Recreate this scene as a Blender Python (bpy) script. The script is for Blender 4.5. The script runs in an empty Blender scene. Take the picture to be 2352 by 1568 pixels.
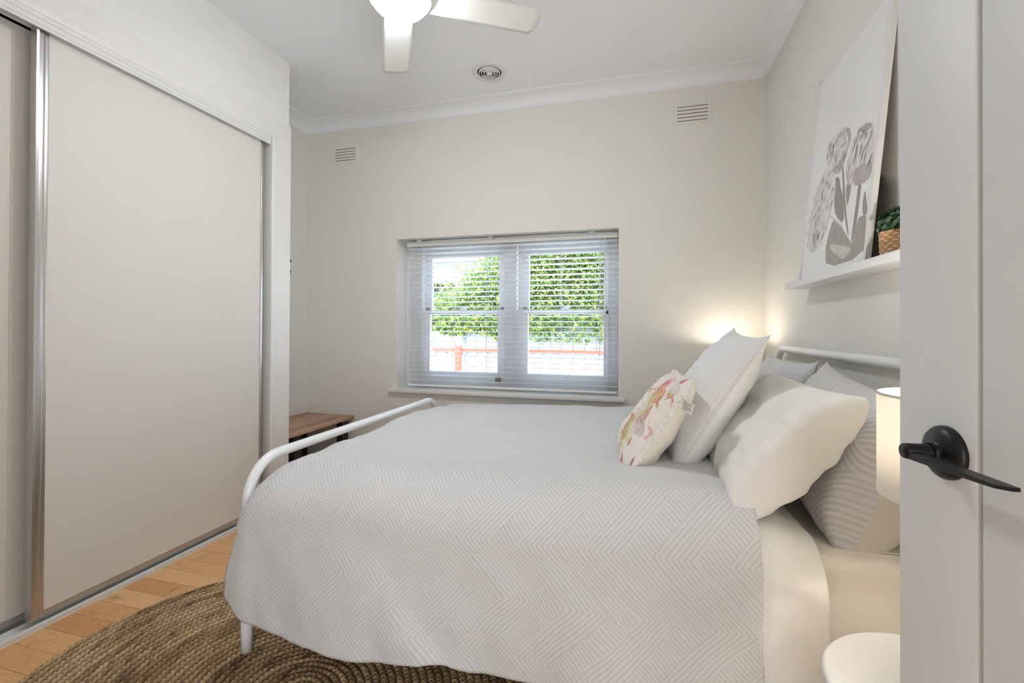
import bpy, bmesh, math, random
import numpy as np
from mathutils import Vector, Matrix

random.seed(7)
RNG = np.random.default_rng(11)
C = bpy.context.scene.collection
SC = bpy.context.scene
PI = math.pi

# ------------------------------------------------------------------ camera
CAM_H = 1.1
def make_camera():
    f, yaw, pitch, roll, v0 = 1047.12, 15.1595, 0.327, 0.2606, 749.295
    y, p, r = (math.radians(a) for a in (yaw, pitch, roll))
    F = Vector((-math.sin(y)*math.cos(p), math.cos(y)*math.cos(p), math.sin(p)))
    R = Vector((math.cos(y), math.sin(y), 0)); U = R.cross(F)
    R2 = R*math.cos(r) + U*math.sin(r); U2 = -R*math.sin(r) + U*math.cos(r)
    cd = bpy.data.cameras.new('camera'); cd.sensor_width = 36.0
    cd.lens = f/2352*36.0; cd.shift_y = -(784 - v0)/2352; cd.clip_start = 0.02
    co = bpy.data.objects.new('camera', cd); C.objects.link(co)
    M = Matrix((R2, U2, -F)).transposed().to_4x4(); M.translation = Vector((0, 0, CAM_H))
    co.matrix_world = M
    SC.camera = co
make_camera()

# ------------------------------------------------------------------ world, sun, area lights, exposure
def make_light():
    w = bpy.data.worlds.new('world'); SC.world = w; w.use_nodes = True
    nt = w.node_tree; bg = nt.nodes['Background']
    tc = nt.nodes.new('ShaderNodeTexCoord'); sp = nt.nodes.new('ShaderNodeSeparateXYZ')
    cr = nt.nodes.new('ShaderNodeValToRGB')
    nt.links.new(tc.outputs['Generated'], sp.inputs[0]); nt.links.new(sp.outputs['Z'], cr.inputs[0])
    cr.color_ramp.elements[0].color = (0.80, 0.88, 1.0, 1); cr.color_ramp.elements[1].color = (0.45, 0.66, 1.0, 1)
    nt.links.new(cr.outputs[0], bg.inputs[0]); bg.inputs[1].default_value = 5.2
    s = bpy.data.lights.new('sun', 'SUN'); s.energy = 3.8; s.angle = 0.009; s.color = (1, 0.95, 0.87)
    so = bpy.data.objects.new('sun', s); C.objects.link(so)
    d = Vector((-0.30, 0.62, -0.95)).normalized()          # high sun from behind the house
    so.rotation_euler = d.to_track_quat('-Z', 'Y').to_euler()
    # unseen fill light added low in the hallway, aimed at the wardrobe
    a = bpy.data.lights.new('hall_fill', 'AREA'); a.shape = 'RECTANGLE'; a.size = 1.0; a.size_y = 1.7; a.energy = 15; a.color = (0.93, 0.965, 1.0)
    ao = bpy.data.objects.new('hall_fill', a); C.objects.link(ao)
    ao.location = (0.50, -0.95, 0.95)
    ao.rotation_euler = (Vector((-2.1, 1.2, 1.2)) - ao.location).to_track_quat('-Z', 'Y').to_euler()
make_light()
vs = SC.view_settings
SC.display_settings.display_device = 'sRGB'
vs.view_transform = 'Standard'; vs.look = 'None'; vs.gamma = 1; vs.use_curve_mapping = False
vs.exposure = 1.09

# ------------------------------------------------------------------ helpers: materials
def srgb(r, g, b):
    def f(c):
        c /= 255.0
        return c/12.92 if c <= 0.04045 else ((c+0.055)/1.055)**2.4
    return (f(r), f(g), f(b), 1)
MATS = {}
class NT:
    """small wrapper that builds node materials"""
    def __init__(s, name, base=(0.8, 0.8, 0.8, 1), rough=0.5, metal=0.0, spec=0.5):
        s.m = bpy.data.materials.new(name); s.m.use_nodes = True
        s.t = s.m.node_tree; s.b = s.t.nodes['Principled BSDF']
        s.b.inputs['Base Color'].default_value = base; s.b.inputs['Roughness'].default_value = rough
        s.b.inputs['Metallic'].default_value = metal; s.b.inputs['Specular IOR Level'].default_value = spec
        MATS[name] = s.m
    def n(s, typ, **kw):
        nd = s.t.nodes.new(typ)
        for k, v in kw.items(): setattr(nd, k, v)
        return nd
    def l(s, a, b): s.t.links.new(a, b)
    def math(s, op, a, b=None, c=None):
        nd = s.n('ShaderNodeMath', operation=op)
        for i, v in enumerate((a, b, c)):
            if v is None: continue
            if isinstance(v, (int, float)): nd.inputs[i].default_value = v
            else: s.l(v, nd.inputs[i])
        return nd.outputs[0]
    def coords(s, kind='Object', scale=(1, 1, 1)):
        tc = s.n('ShaderNodeTexCoord'); mp = s.n('ShaderNodeMapping'); mp.inputs['Scale'].default_value = scale
        s.l(tc.outputs[kind], mp.inputs[0]); return mp.outputs[0]
    def noise(s, co, scale=5, detail=4, rough=0.5):
        nd = s.n('ShaderNodeTexNoise'); s.l(co, nd.inputs['Vector'])
        nd.inputs['Scale'].default_value = scale; nd.inputs['Detail'].default_value = detail; nd.inputs['Roughness'].default_value = rough
        return nd.outputs['Fac']
    def ramp(s, fac, stops):
        nd = s.n('ShaderNodeValToRGB'); s.l(fac, nd.inputs[0]); e = nd.color_ramp.elements
        while len(e) < len(stops): e.new(0.5)
        for i, (p, c) in enumerate(stops): e[i].position = p; e[i].color = c
        return nd.outputs[0]
    def mix(s, fac, a, b, mode='MIX'):
        nd = s.n('ShaderNodeMix', data_type='RGBA', blend_type=mode)
        for k, v in ((0, fac), (6, a), (7, b)):
            if isinstance(v, (int, float)): nd.inputs[k].default_value = v
            elif isinstance(v, tuple): nd.inputs[k].default_value = v
            else: s.l(v, nd.inputs[k])
        return nd.outputs[2]
    def color(s, c): s.l(c, s.b.inputs['Base Color'])
    def bump(s, h, strength=0.3, dist=0.002):
        nd = s.n('ShaderNodeBump'); nd.inputs['Strength'].default_value = strength; nd.inputs['Distance'].default_value = dist
        s.l(h, nd.inputs['Height']); s.l(nd.outputs[0], s.b.inputs['Normal'])

def paint(name, rgb, rough=0.5, bump=0.0, bscale=60, spec=0.4):
    k = NT(name, srgb(*rgb), rough, 0, spec)
    if bump:
        co = k.coords(); k.bump(k.noise(co, bscale, 5, 0.6), bump, 0.004)
    return k.m
M_wall = paint('wall_plaster', (237, 235, 229), 0.8, 0.35, 90, 0.25)
M_robe_wall = paint('wall_paint_white', (239, 239, 236), 0.7, 0.15, 80, 0.3)
M_ceil = paint('ceiling_paint', (245, 248, 252), 0.85, 0.1, 60, 0.2)
M_trim = paint('trim_gloss', (236, 235, 232), 0.35, 0.05, 30)
M_robe = paint('robe_door_panel', (227, 223, 216), 0.45, 0.25, 260)
M_door = paint('door_paint', (227, 230, 231), 0.45, 0.06, 40)
M_white = paint('white_enamel', (238, 239, 240), 0.3)
M_fan = paint('fan_white', (236, 237, 233), 0.45)
M_alu = NT('brushed_aluminium', srgb(200, 200, 198), 0.32, 0.85).m
M_alu_w = paint('track_silver', (230, 230, 228), 0.35)
M_steel_w = NT('bed_powdercoat', srgb(238, 240, 241), 0.22, 0, 0.5).m
M_black = NT('matte_black_metal', srgb(5, 5, 6), 0.38, 0.0, 0.4).m
M_blackleg = NT('black_steel', srgb(20, 20, 21), 0.5).m
M_dark = NT('dark_void', srgb(22, 20, 19), 0.9).m
M_brownback = NT('brown_hardboard', srgb(58, 48, 42), 0.85).m
M_blind = paint('blind_white', (247, 247, 246), 0.4)
M_frame = paint('frame_white', (234, 235, 237), 0.3)
M_vent = paint('vent_white', (238, 236, 231), 0.5)
M_vent2 = paint('vent_greywhite', (234, 232, 232), 0.5)
M_slot = NT('vent_slot', srgb(146, 140, 130), 0.9).m
M_duct = NT('duct_dark', srgb(40, 34, 30), 0.9).m

def wood_floor():
    k = NT('pine_boards', rough=0.38)
    tc = k.n('ShaderNodeTexCoord'); sp = k.n('ShaderNodeSeparateXYZ'); k.l(tc.outputs['Object'], sp.inputs[0])
    x, y = sp.outputs['X'], sp.outputs['Y']
    row = k.math('DIVIDE', k.math('ADD', y, -1.0829 + 0.0875*40), 0.0875)
    idx = k.math('FLOOR', row); fr = k.math('FRACT', row)
    wn = k.n('ShaderNodeTexWhiteNoise', noise_dimensions='1D'); k.l(idx, wn.inputs['W'])
    joint = k.math('ADD', x, k.math('MULTIPLY', wn.outputs['Value'], 1.9))
    jr = k.math('DIVIDE', joint, 1.35); jidx = k.math('FLOOR', jr); jf = k.math('FRACT', jr)
    wn2 = k.n('ShaderNodeTexWhiteNoise', noise_dimensions='2D')
    cb = k.n('ShaderNodeCombineXYZ'); k.l(idx, cb.inputs[0]); k.l(jidx, cb.inputs[1]); k.l(cb.outputs[0], wn2.inputs['Vector'])
    tone = wn2.outputs['Value']
    off = k.n('ShaderNodeCombineXYZ')
    k.l(k.math('MULTIPLY', x, 1.0), off.inputs[0]); k.l(y, off.inputs[1]); k.l(k.math('MULTIPLY', tone, 9.0), off.inputs[2])
    mp = k.n('ShaderNodeMapping'); mp.inputs['Scale'].default_value = (2.2, 16, 1); k.l(off.outputs[0], mp.inputs[0])
    ns = k.n('ShaderNodeTexNoise'); k.l(mp.outputs[0], ns.inputs['Vector']); ns.inputs['Scale'].default_value = 1.6; ns.inputs['Detail'].default_value = 6; ns.inputs['Distortion'].default_value = 1.0
    ring = k.math('FRACT', k.math('MULTIPLY', ns.outputs['Fac'], 9.0))
    grain = k.math('ABSOLUTE', k.math('SUBTRACT', ring, 0.5))
    fine = k.noise(mp.outputs[0], 9, 5, 0.65)
    base = k.ramp(tone, [(0.0, srgb(216, 156, 98)), (0.5, srgb(232, 180, 122)), (1.0, srgb(244, 200, 146))])
    c = k.mix(k.math('MULTIPLY', k.math('POWER', k.math('MULTIPLY', grain, 2.0), 3.0), 0.30), base, srgb(176, 112, 60))
    c = k.mix(k.math('MULTIPLY', fine, 0.22), c, srgb(190, 130, 76))
    vo = k.n('ShaderNodeTexVoronoi'); mk = k.n('ShaderNodeMapping'); mk.inputs['Scale'].default_value = (3.6, 7.5, 1); k.l(off.outputs[0], mk.inputs[0]); k.l(mk.outputs[0], vo.inputs['Vector']); vo.inputs['Scale'].default_value = 1.0
    knot = k.ramp(vo.outputs['Distance'], [(0.0, (1, 1, 1, 1)), (0.06, (0.95, 0.95, 0.95, 1)), (0.085, (0.3, 0.3, 0.3, 1)), (0.2, (0, 0, 0, 1))])
    c = k.mix(knot, c, srgb(84, 46, 24))
    seam = k.math('MAXIMUM', k.math('LESS_THAN', fr, 0.018), k.math('LESS_THAN', jf, 0.0022))
    c = k.mix(k.math('MULTIPLY', seam, 0.75), c, srgb(74, 42, 20))
    k.color(c); k.bump(k.math('SUBTRACT', k.math('MULTIPLY', fine, 0.2), seam), 0.3, 0.002)
    return k.m
M_floor = wood_floor()

def chevron(name, ground, line, side=1.0, uscale=1.0):
    """zigzag bands of fine lines alternating with bands of cross lines (UV in metres)"""
    k = NT(name, rough=0.9, spec=0.15)
    uv = k.n('ShaderNodeUVMap'); uv.uv_map = 'UVMap'
    mp = k.n('ShaderNodeMapping'); mp.inputs['Scale'].default_value = (uscale, uscale, 1); k.l(uv.outputs[0], mp.inputs[0])
    wob = k.n('ShaderNodeTexNoise'); k.l(mp.outputs[0], wob.inputs['Vector']); wob.inputs['Scale'].default_value = 6; wob.inputs['Detail'].default_value = 1
    sp = k.n('ShaderNodeSeparateXYZ'); k.l(mp.outputs[0], sp.inputs[0])
    x = k.math('ADD', sp.outputs['X'], k.math('MULTIPLY', wob.outputs['Fac'], 0.016)); y = sp.outputs['Y']
    P = 0.285; W = 0.172
    tri = k.math('PINGPONG', k.math('ADD', y, 10*P), P/2)
    sgn = k.math('SIGN', k.math('SUBTRACT', k.math('FRACT', k.math('DIVIDE', k.math('ADD', y, 10*P), P)), 0.5))
    z = k.math('ADD', x, k.math('SUBTRACT', 10.0, tri))
    band = k.math('FRACT', k.math('DIVIDE', z, W))
    inA = k.math('GREATER_THAN', band, 0.42)
    w = 0.0140
    sA = k.math('FRACT', k.math('DIVIDE', z, w))
    perp = k.math('ADD', k.math('ADD', x, 20.0), k.math('MULTIPLY', sgn, k.math('MULTIPLY', tri, -1.0)))
    sB = k.math('FRACT', k.math('DIVIDE', perp, w))
    s = k.math('ADD', k.math('MULTIPLY', sA, inA), k.math('MULTIPLY', sB, k.math('SUBTRACT', 1.0, inA)))
    ln = k.math('MULTIPLY', k.math('SUBTRACT', k.math('ABSOLUTE', k.math('SUBTRACT', s, 0.5)), 0.17), 6.0)
    ln = k.math('MINIMUM', k.math('MAXIMUM', ln, 0.0), 1.0)
    fb = k.noise(k.coords('UV', (700, 700, 1)), 1.0, 2)
    c = k.mix(ln, line, ground)
    c = k.mix(k.math('MULTIPLY', fb, 0.10), c, (0.45, 0.44, 0.43, 1))
    k.color(c); k.bump(k.math('ADD', k.math('MULTIPLY', ln, -0.5), fb), 0.12, 0.002)
    k.b.inputs['Sheen Weight'].default_value = 0.15
    return k.m
M_chev = chevron('chevron_cotton', srgb(205, 206, 208), srgb(221, 221, 222))
M_chev_pillow = chevron('chevron_pillow', srgb(208, 209, 211), srgb(228, 228, 229), uscale=0.8)

def fabric(name, rgb, weave=900, bump=0.12, sheen=0.1):
    k = NT(name, srgb(*rgb), 0.9, 0, 0.15)
    fb = k.noise(k.coords('Object', (weave, weave, weave)), 1.0, 2)
    soft = k.noise(k.coords('Object'), 11, 4, 0.55)
    k.bump(k.math('ADD', k.math('MULTIPLY', fb, 0.15), soft), bump, 0.012)
    k.b.inputs['Sheen Weight'].default_value = sheen
    return k.m
M_cotton = fabric('white_cotton', (248, 247, 244), bump=0.18)
M_fitted = fabric('ivory_fitted_sheet', (246, 240, 230), bump=0.2)
M_plainback = fabric('plain_backing', (226, 220, 210), bump=0.2)

def waffle():
    k = NT('waffle_cotton', srgb(238, 238, 238), 0.9, 0, 0.12)
    uv = k.n('ShaderNodeUVMap'); uv.uv_map = 'UVMap'
    sp = k.n('ShaderNodeSeparateXYZ'); k.l(uv.outputs[0], sp.inputs[0])
    g = 2*PI/0.0088
    a = k.math('SINE', k.math('MULTIPLY', sp.outputs['X'], g)); b = k.math('SINE', k.math('MULTIPLY', sp.outputs['Y'], g))
    h = k.math('MAXIMUM', a, b)
    pit = k.math('MINIMUM', k.math('MAXIMUM', k.math('MULTIPLY', k.math('SUBTRACT', 0.25, h), 0.9), 0.0), 1.0)
    k.color(k.mix(k.math('MULTIPLY', pit, 0.6), srgb(238, 238, 238), srgb(212, 211, 210)))
    k.bump(h, 0.35, 0.0016)
    return k.m
M_waffle = waffle()

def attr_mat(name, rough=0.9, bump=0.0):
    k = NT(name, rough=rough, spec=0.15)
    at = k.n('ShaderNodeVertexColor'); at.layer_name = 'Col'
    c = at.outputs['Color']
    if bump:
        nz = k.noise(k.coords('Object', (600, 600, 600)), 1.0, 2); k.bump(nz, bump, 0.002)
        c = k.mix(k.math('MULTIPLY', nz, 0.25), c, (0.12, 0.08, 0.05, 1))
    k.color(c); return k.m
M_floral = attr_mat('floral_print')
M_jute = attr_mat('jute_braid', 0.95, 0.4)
M_fringe = fabric('cream_fringe', (240, 232, 218))

M_tassel = NT('fringe_yarn', srgb(250, 246, 238), 0.9, 0, 0.1).m
def bench_wood():
    k = NT('bench_timber', rough=0.5)
    co = k.coords('Object', (14, 1.3, 14)); n1 = k.noise(co, 2.2, 6, 0.6)
    co2 = k.coords('Object', (60, 3, 60)); n2 = k.noise(co2, 2, 4, 0.6)
    tc = k.n('ShaderNodeTexCoord'); sp = k.n('ShaderNodeSeparateXYZ'); k.l(tc.outputs['Object'], sp.inputs[0])
    bi = k.math('FLOOR', k.math('DIVIDE', sp.outputs['X'], 0.078)); wn = k.n('ShaderNodeTexWhiteNoise', noise_dimensions='1D'); k.l(bi, wn.inputs['W'])
    f = k.math('ADD', k.math('MULTIPLY', n1, 0.7), k.math('MULTIPLY', wn.outputs['Value'], 0.35))
    c = k.ramp(f, [(0.25, srgb(146, 108, 86)), (0.5, srgb(186, 148, 122)), (0.8, srgb(214, 180, 154))])
    c = k.mix(k.math('MULTIPLY', n2, 0.35), c, srgb(112, 78, 60))
    k.color(c); return k.m
M_bench = bench_wood()

def shade_mat():
    k = NT('linen_shade', srgb(246, 238, 226), 0.9)
    out = k.t.nodes['Material Output']
    tr = k.n('ShaderNodeBsdfTranslucent'); tr.inputs[0].default_value = srgb(238, 234, 228)
    df = k.n('ShaderNodeBsdfDiffuse'); df.inputs[0].default_value = srgb(246, 240, 230)
    mx = k.n('ShaderNodeMixShader'); mx.inputs[0].default_value = 0.20
    k.l(df.outputs[0], mx.inputs[1]); k.l(tr.outputs[0], mx.inputs[2]); k.l(mx.outputs[0], out.inputs[0])
    return k.m
M_shade = shade_mat()
def emit(name, rgb, s):
    k = NT(name, rgb); k.b.inputs['Emission Color'].default_value = rgb; k.b.inputs['Emission Strength'].default_value = s
    return k.m
M_dome = emit('lit_opal_dome', (0.945, 0.975, 1.0, 1), 39)
M_bulb = emit('lit_bulb', (1, 0.82, 0.6, 1), 12)
def glass():
    k = NT('window_glass'); out = k.t.nodes['Material Output']
    tr = k.n('ShaderNodeBsdfTransparent'); gl = k.n('ShaderNodeBsdfGlossy'); gl.inputs['Roughness'].default_value = 0.02
    fr = k.n('ShaderNodeFresnel'); fr.inputs[0].default_value = 1.45
    mx = k.n('ShaderNodeMixShader'); k.l(k.math('MULTIPLY', fr.outputs[0], 0.7), mx.inputs[0]); k.l(tr.outputs[0], mx.inputs[1]); k.l(gl.outputs[0], mx.inputs[2])
    k.l(mx.outputs[0], out.inputs[0]); return k.m
M_glass = glass()

# ------------------------------------------------------------------ helpers: geometry
class MB:
    """collects shapes, builds ONE mesh object"""
    def __init__(s): s.v = []; s.f = []; s.mi = []; s.mats = []; s.smooth = []
    def _m(s, m):
        if m is None: return 0
        if m not in s.mats: s.mats.append(m)
        return s.mats.index(m)
    def add(s, vs, fs, m=None, smooth=False):
        o = len(s.v); s.v += [tuple(v) for v in vs]; i = s._m(m)
        for f in fs: s.f.append(tuple(o+a for a in f)); s.mi.append(i); s.smooth.append(smooth)
    def box(s, a, b, m=None, bev=0.0):
        x0, y0, z0 = (min(a[i], b[i]) for i in range(3)); x1, y1, z1 = (max(a[i], b[i]) for i in range(3))
        if bev <= 0:
            v = [(x0,y0,z0),(x1,y0,z0),(x1,y1,z0),(x0,y1,z0),(x0,y0,z1),(x1,y0,z1),(x1,y1,z1),(x0,y1,z1)]
            s.add(v, [(0,3,2,1),(4,5,6,7),(0,1,5,4),(1,2,6,5),(2,3,7,6),(3,0,4,7)], m)
        else:
            bm = bmesh.new(); bmesh.ops.create_cube(bm, size=1)
            for v in bm.verts: v.co = Vector(((x0+x1)/2+v.co.x*(x1-x0), (y0+y1)/2+v.co.y*(y1-y0), (z0+z1)/2+v.co.z*(z1-z0)))
            bmesh.ops.bevel(bm, geom=bm.edges[:], offset=min(bev, 0.49*min(x1-x0, y1-y0, z1-z0)), segments=3, profile=0.5, affect='EDGES')
            s.bm(bm, m, True)
        return s
    def bm(s, bm, m=None, smooth=False):
        bm.verts.ensure_lookup_table(); bm.verts.index_update()
        s.add([v.co[:] for v in bm.verts], [[v.index for v in f.verts] for f in bm.faces], m, smooth); bm.free()
    def tube(s, pts, r, m=None, seg=14, caps=True):
        pts = [Vector(p) for p in pts]; rings = []
        t0 = (pts[1]-pts[0]).normalized(); up = Vector((0,0,1)) if abs(t0.z) < 0.9 else Vector((1,0,0))
        n = t0.cross(up).normalized()
        for i, p in enumerate(pts):
            t = (pts[min(i+1, len(pts)-1)]-pts[max(i-1, 0)]).normalized()
            n = (n - t*n.dot(t)).normalized(); b = t.cross(n)
            rr = r[i] if isinstance(r, (list, tuple)) else r
            rings.append([p + (n*math.cos(a)+b*math.sin(a))*rr for a in [2*PI*k/seg for k in range(seg)]])
        v = [q for ring in rings for q in ring]; f = []
        for i in range(len(pts)-1):
            for k in range(seg):
                k2 = (k+1) % seg; f.append((i*seg+k, i*seg+k2, (i+1)*seg+k2, (i+1)*seg+k))
        if caps: f.append(tuple(range(seg-1, -1, -1))); f.append(tuple((len(pts)-1)*seg+k for k in range(seg)))
        s.add(v, f, m, True); return s
    def lathe(s, prof, c=(0,0,0), m=None, seg=48, axis='Z', smooth=True):
        v = []; f = []
        for r, z in prof:
            for k in range(seg):
                a = 2*PI*k/seg; p = (r*math.cos(a), r*math.sin(a), z)
                if axis == 'X': p = (z, r*math.cos(a), r*math.sin(a))
                if axis == 'Y': p = (r*math.cos(a), z, r*math.sin(a))
                v.append((c[0]+p[0], c[1]+p[1], c[2]+p[2]))
        for i in range(len(prof)-1):
            for k in range(seg):
                k2 = (k+1) % seg; f.append((i*seg+k, i*seg+k2, (i+1)*seg+k2, (i+1)*seg+k))
        s.add(v, f, m, smooth); return s
    def build(s, name, mat, parent=None, loc=None, autosmooth=True):
        me = bpy.data.meshes.new(name); me.from_pydata(s.v, [], s.f)
        ms = s.mats if s.mats else [mat]
        for m in ms: me.materials.append(m if m is not None else mat)
        me.polygons.foreach_set('material_index', s.mi); me.polygons.foreach_set('use_smooth', s.smooth)
        me.update()
        o = bpy.data.objects.new(name, me); C.objects.link(o)
        if parent is not None: o.parent = parent; o.matrix_parent_inverse = parent.matrix_world.inverted()
        return o
def tag(o, label=None, cat=None, group=None, kind=None):
    if label: o['label'] = label
    if cat: o['category'] = cat
    if group: o['group'] = group
    if kind: o['kind'] = kind
    return o
def thing(name, label, cat, loc=(0, 0, 0), group=None):
    o = bpy.data.objects.new(name, None); C.objects.link(o); o.location = loc; o.empty_display_size = 0.05
    o.matrix_world = Matrix.Translation(Vector(loc))
    return tag(o, label, cat, group)
def struct(o): o['kind'] = 'structure'; return o

def grid_mesh(name, P, UV, mat, parent=None, mats=None, face_mat=None, col=None, flip=False):
    """P: (n,m,3) array -> smooth grid mesh with UVs in metres"""
    n, m = P.shape[:2]
    idx = np.arange(n*m).reshape(n, m)
    q = np.stack([idx[:-1, :-1], idx[1:, :-1], idx[1:, 1:], idx[:-1, 1:]], -1).reshape(-1, 4)
    if flip: q = q[:, ::-1]
    me = bpy.data.meshes.new(name)
    me.vertices.add(n*m); me.vertices.foreach_set('co', P.reshape(-1).astype(np.float32))
    me.loops.add(q.size); me.loops.foreach_set('vertex_index', q.reshape(-1).astype(np.int32))
    me.polygons.add(len(q)); me.polygons.foreach_set('loop_start', np.arange(0, q.size, 4, dtype=np.int32)); me.polygons.foreach_set('loop_total', np.full(len(q), 4, dtype=np.int32))
    me.polygons.foreach_set('use_smooth', np.ones(len(q), dtype=bool))
    for mm in (mats or [mat]): me.materials.append(mm)
    if face_mat is not None: me.polygons.foreach_set('material_index', face_mat.reshape(-1).astype(np.int32))
    me.update(calc_edges=True)
    if UV is not None:
        uv = me.uv_layers.new(name='UVMap'); uv.data.foreach_set('uv', UV.reshape(-1, 2)[q.reshape(-1)].reshape(-1).astype(np.float32))
    if col is not None:
        ca = me.color_attributes.new('Col', 'FLOAT_COLOR', 'POINT')
        ca.data.foreach_set('color', np.concatenate([col.reshape(-1, 3), np.ones((n*m, 1))], 1).reshape(-1).astype(np.float32))
    me.validate()
    o = bpy.data.objects.new(name, me); C.objects.link(o)
    if parent is not None: o.parent = parent; o.matrix_parent_inverse = parent.matrix_world.inverted()
    return o
_TAB = RNG.random((64, 64))
def vnoise(x, y, seed=0):
    x = x + seed*17.31; y = y + seed*5.77
    xi = np.floor(x).astype(int); yi = np.floor(y).astype(int); fx = x-xi; fy = y-yi
    fx = fx*fx*(3-2*fx); fy = fy*fy*(3-2*fy)
    g = lambda a, b: _TAB[a % 64, b % 64]
    return ((g(xi, yi)*(1-fx)+g(xi+1, yi)*fx)*(1-fy)+(g(xi, yi+1)*(1-fx)+g(xi+1, yi+1)*fx)*fy)*2-1
def fbm(x, y, seed=0, o=3):
    s = 0; a = 1.0
    for i in range(o): s = s+a*vnoise(x*2**i, y*2**i, seed+i*3); a *= 0.5
    return s
def sstep(a, b, x):
    t = np.clip((x-a)/(b-a), 0, 1); return t*t*(3-2*t)

# ------------------------------------------------------------------ the room
XL, XR, YB, ZC = -2.607, 0.785, 3.167, 2.758
XW, YW = -2.104, 2.390                       # wardrobe bulkhead plane and its far corner
YF = -0.05                                   # inner face of the wall with the doorway
# floor
struct(MB().box((-2.9, -2.6, -0.12), (1.1, 3.45, 0)).build('floor', M_floor))
struct(MB().box((-2.9, -2.6, ZC), (1.1, 3.45, ZC+0.2)).build('ceiling', M_ceil))
# wall_back with window opening
WX0, WX1, WZ0, WZ1 = -1.7834, -0.1124, 0.600, 1.790
b = MB()
b.box((XL-0.2, YB, 0), (WX0, YB+0.27, ZC)); b.box((WX1, YB, 0), (XR+0.2, YB+0.27, ZC))
b.box((WX0, YB, 0), (WX1, YB+0.27, WZ0)); b.box((WX0, YB, WZ1), (WX1, YB+0.27, ZC))
struct(b.build('wall_back', M_wall))
struct(MB().box((XR, YF-0.12, 0), (XR+0.2, YB, ZC)).build('wall_right', M_wall))
struct(MB().box((XL-0.2, YF-0.12, 0), (XL, YB, ZC)).build('wall_left', M_wall))
# bulkhead round the built-in wardrobe
OY0, OY1, OZ = 0.10, 2.236, 2.236            # opening
b = MB()
b.box((XW-0.09, YF, OZ), (XW, YW, ZC)); b.box((XW-0.09, OY1, 0), (XW, YW, OZ)); b.box((XW-0.09, YF, 0), (XW, OY0, OZ))
b.box((XL, YW-0.09, 0), (XW-0.09, YW, ZC))
struct(b.build('wall_wardrobe', M_robe_wall))
# front wall with doorway and the hallway behind it
DX0, DX1 = -0.52, 0.50
b = MB()
b.box((XL, YF-0.12, 0), (DX0, YF, ZC)); b.box((DX1, YF-0.12, 0), (XR, YF, ZC)); b.box((DX0, YF-0.12, 2.06), (DX1, YF, ZC))
struct(b.build('wall_front', M_wall))
b = MB()
b.box((-1.6, -2.6, 0), (-1.45, YF-0.12, ZC)); b.box((0.95, -2.6, 0), (1.1, YF-0.12, ZC)); b.box((-1.6, -2.75, 0), (1.1, -2.6, ZC))
struct(b.build('wall_hall', M_wall))

# cornice: cove profile swept along back, right, left walls
def cornice():
    prof = [(0, 0.075), (0.006, 0.075), (0.008, 0.068)]
    for i in range(9):
        a = PI/2*i/8; prof.append((0.012+0.085*(1-math.cos(a)), 0.010+0.056*(1-math.sin(a))))
    prof += [(0.103, 0.008), (0.111, 0.006), (0.111, 0)]
    # path: inner corner points with inward directions (mitred)
    path = [((XL, YW), (1, 0)), ((XL, YB), (1, -1)), ((XR, YB), (-1, -1)), ((XR, YF), (-1, 0))]
    v = []; f = []; n = len(prof)
    for (px, py), (dx, dy) in path:
        for o, d in prof: v.append((px+dx*o, py+dy*o, ZC-d))
    for i in range(len(path)-1):
        for k in range(n-1): f.append((i*n+k, (i+1)*n+k, (i+1)*n+k+1, i*n+k+1))
    mb = MB(); mb.add(v, f, None, False); return struct(mb.build('trim_1', M_ceil))
cornice()
# architrave round the wardrobe opening (flat band, bead on the inner edge)
b = MB()
b.box((XW+0.0005, OY0-0.12, OZ+0.030), (XW+0.016, YW-0.002, OZ+0.122)); b.box((XW+0.0005, OY1+0.030, 0), (XW+0.016, YW-0.002, OZ+0.030))
b.box((XW-0.085, OY0-0.03, OZ-0.002), (XW+0.022, OY1+0.035, OZ+0.035), None, 0.005)
b.box((XW-0.085, OY1-0.002, 0), (XW+0.022, OY1+0.0345, OZ+0.002), None, 0.005)
struct(b.build('trim_2', M_trim))

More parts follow.
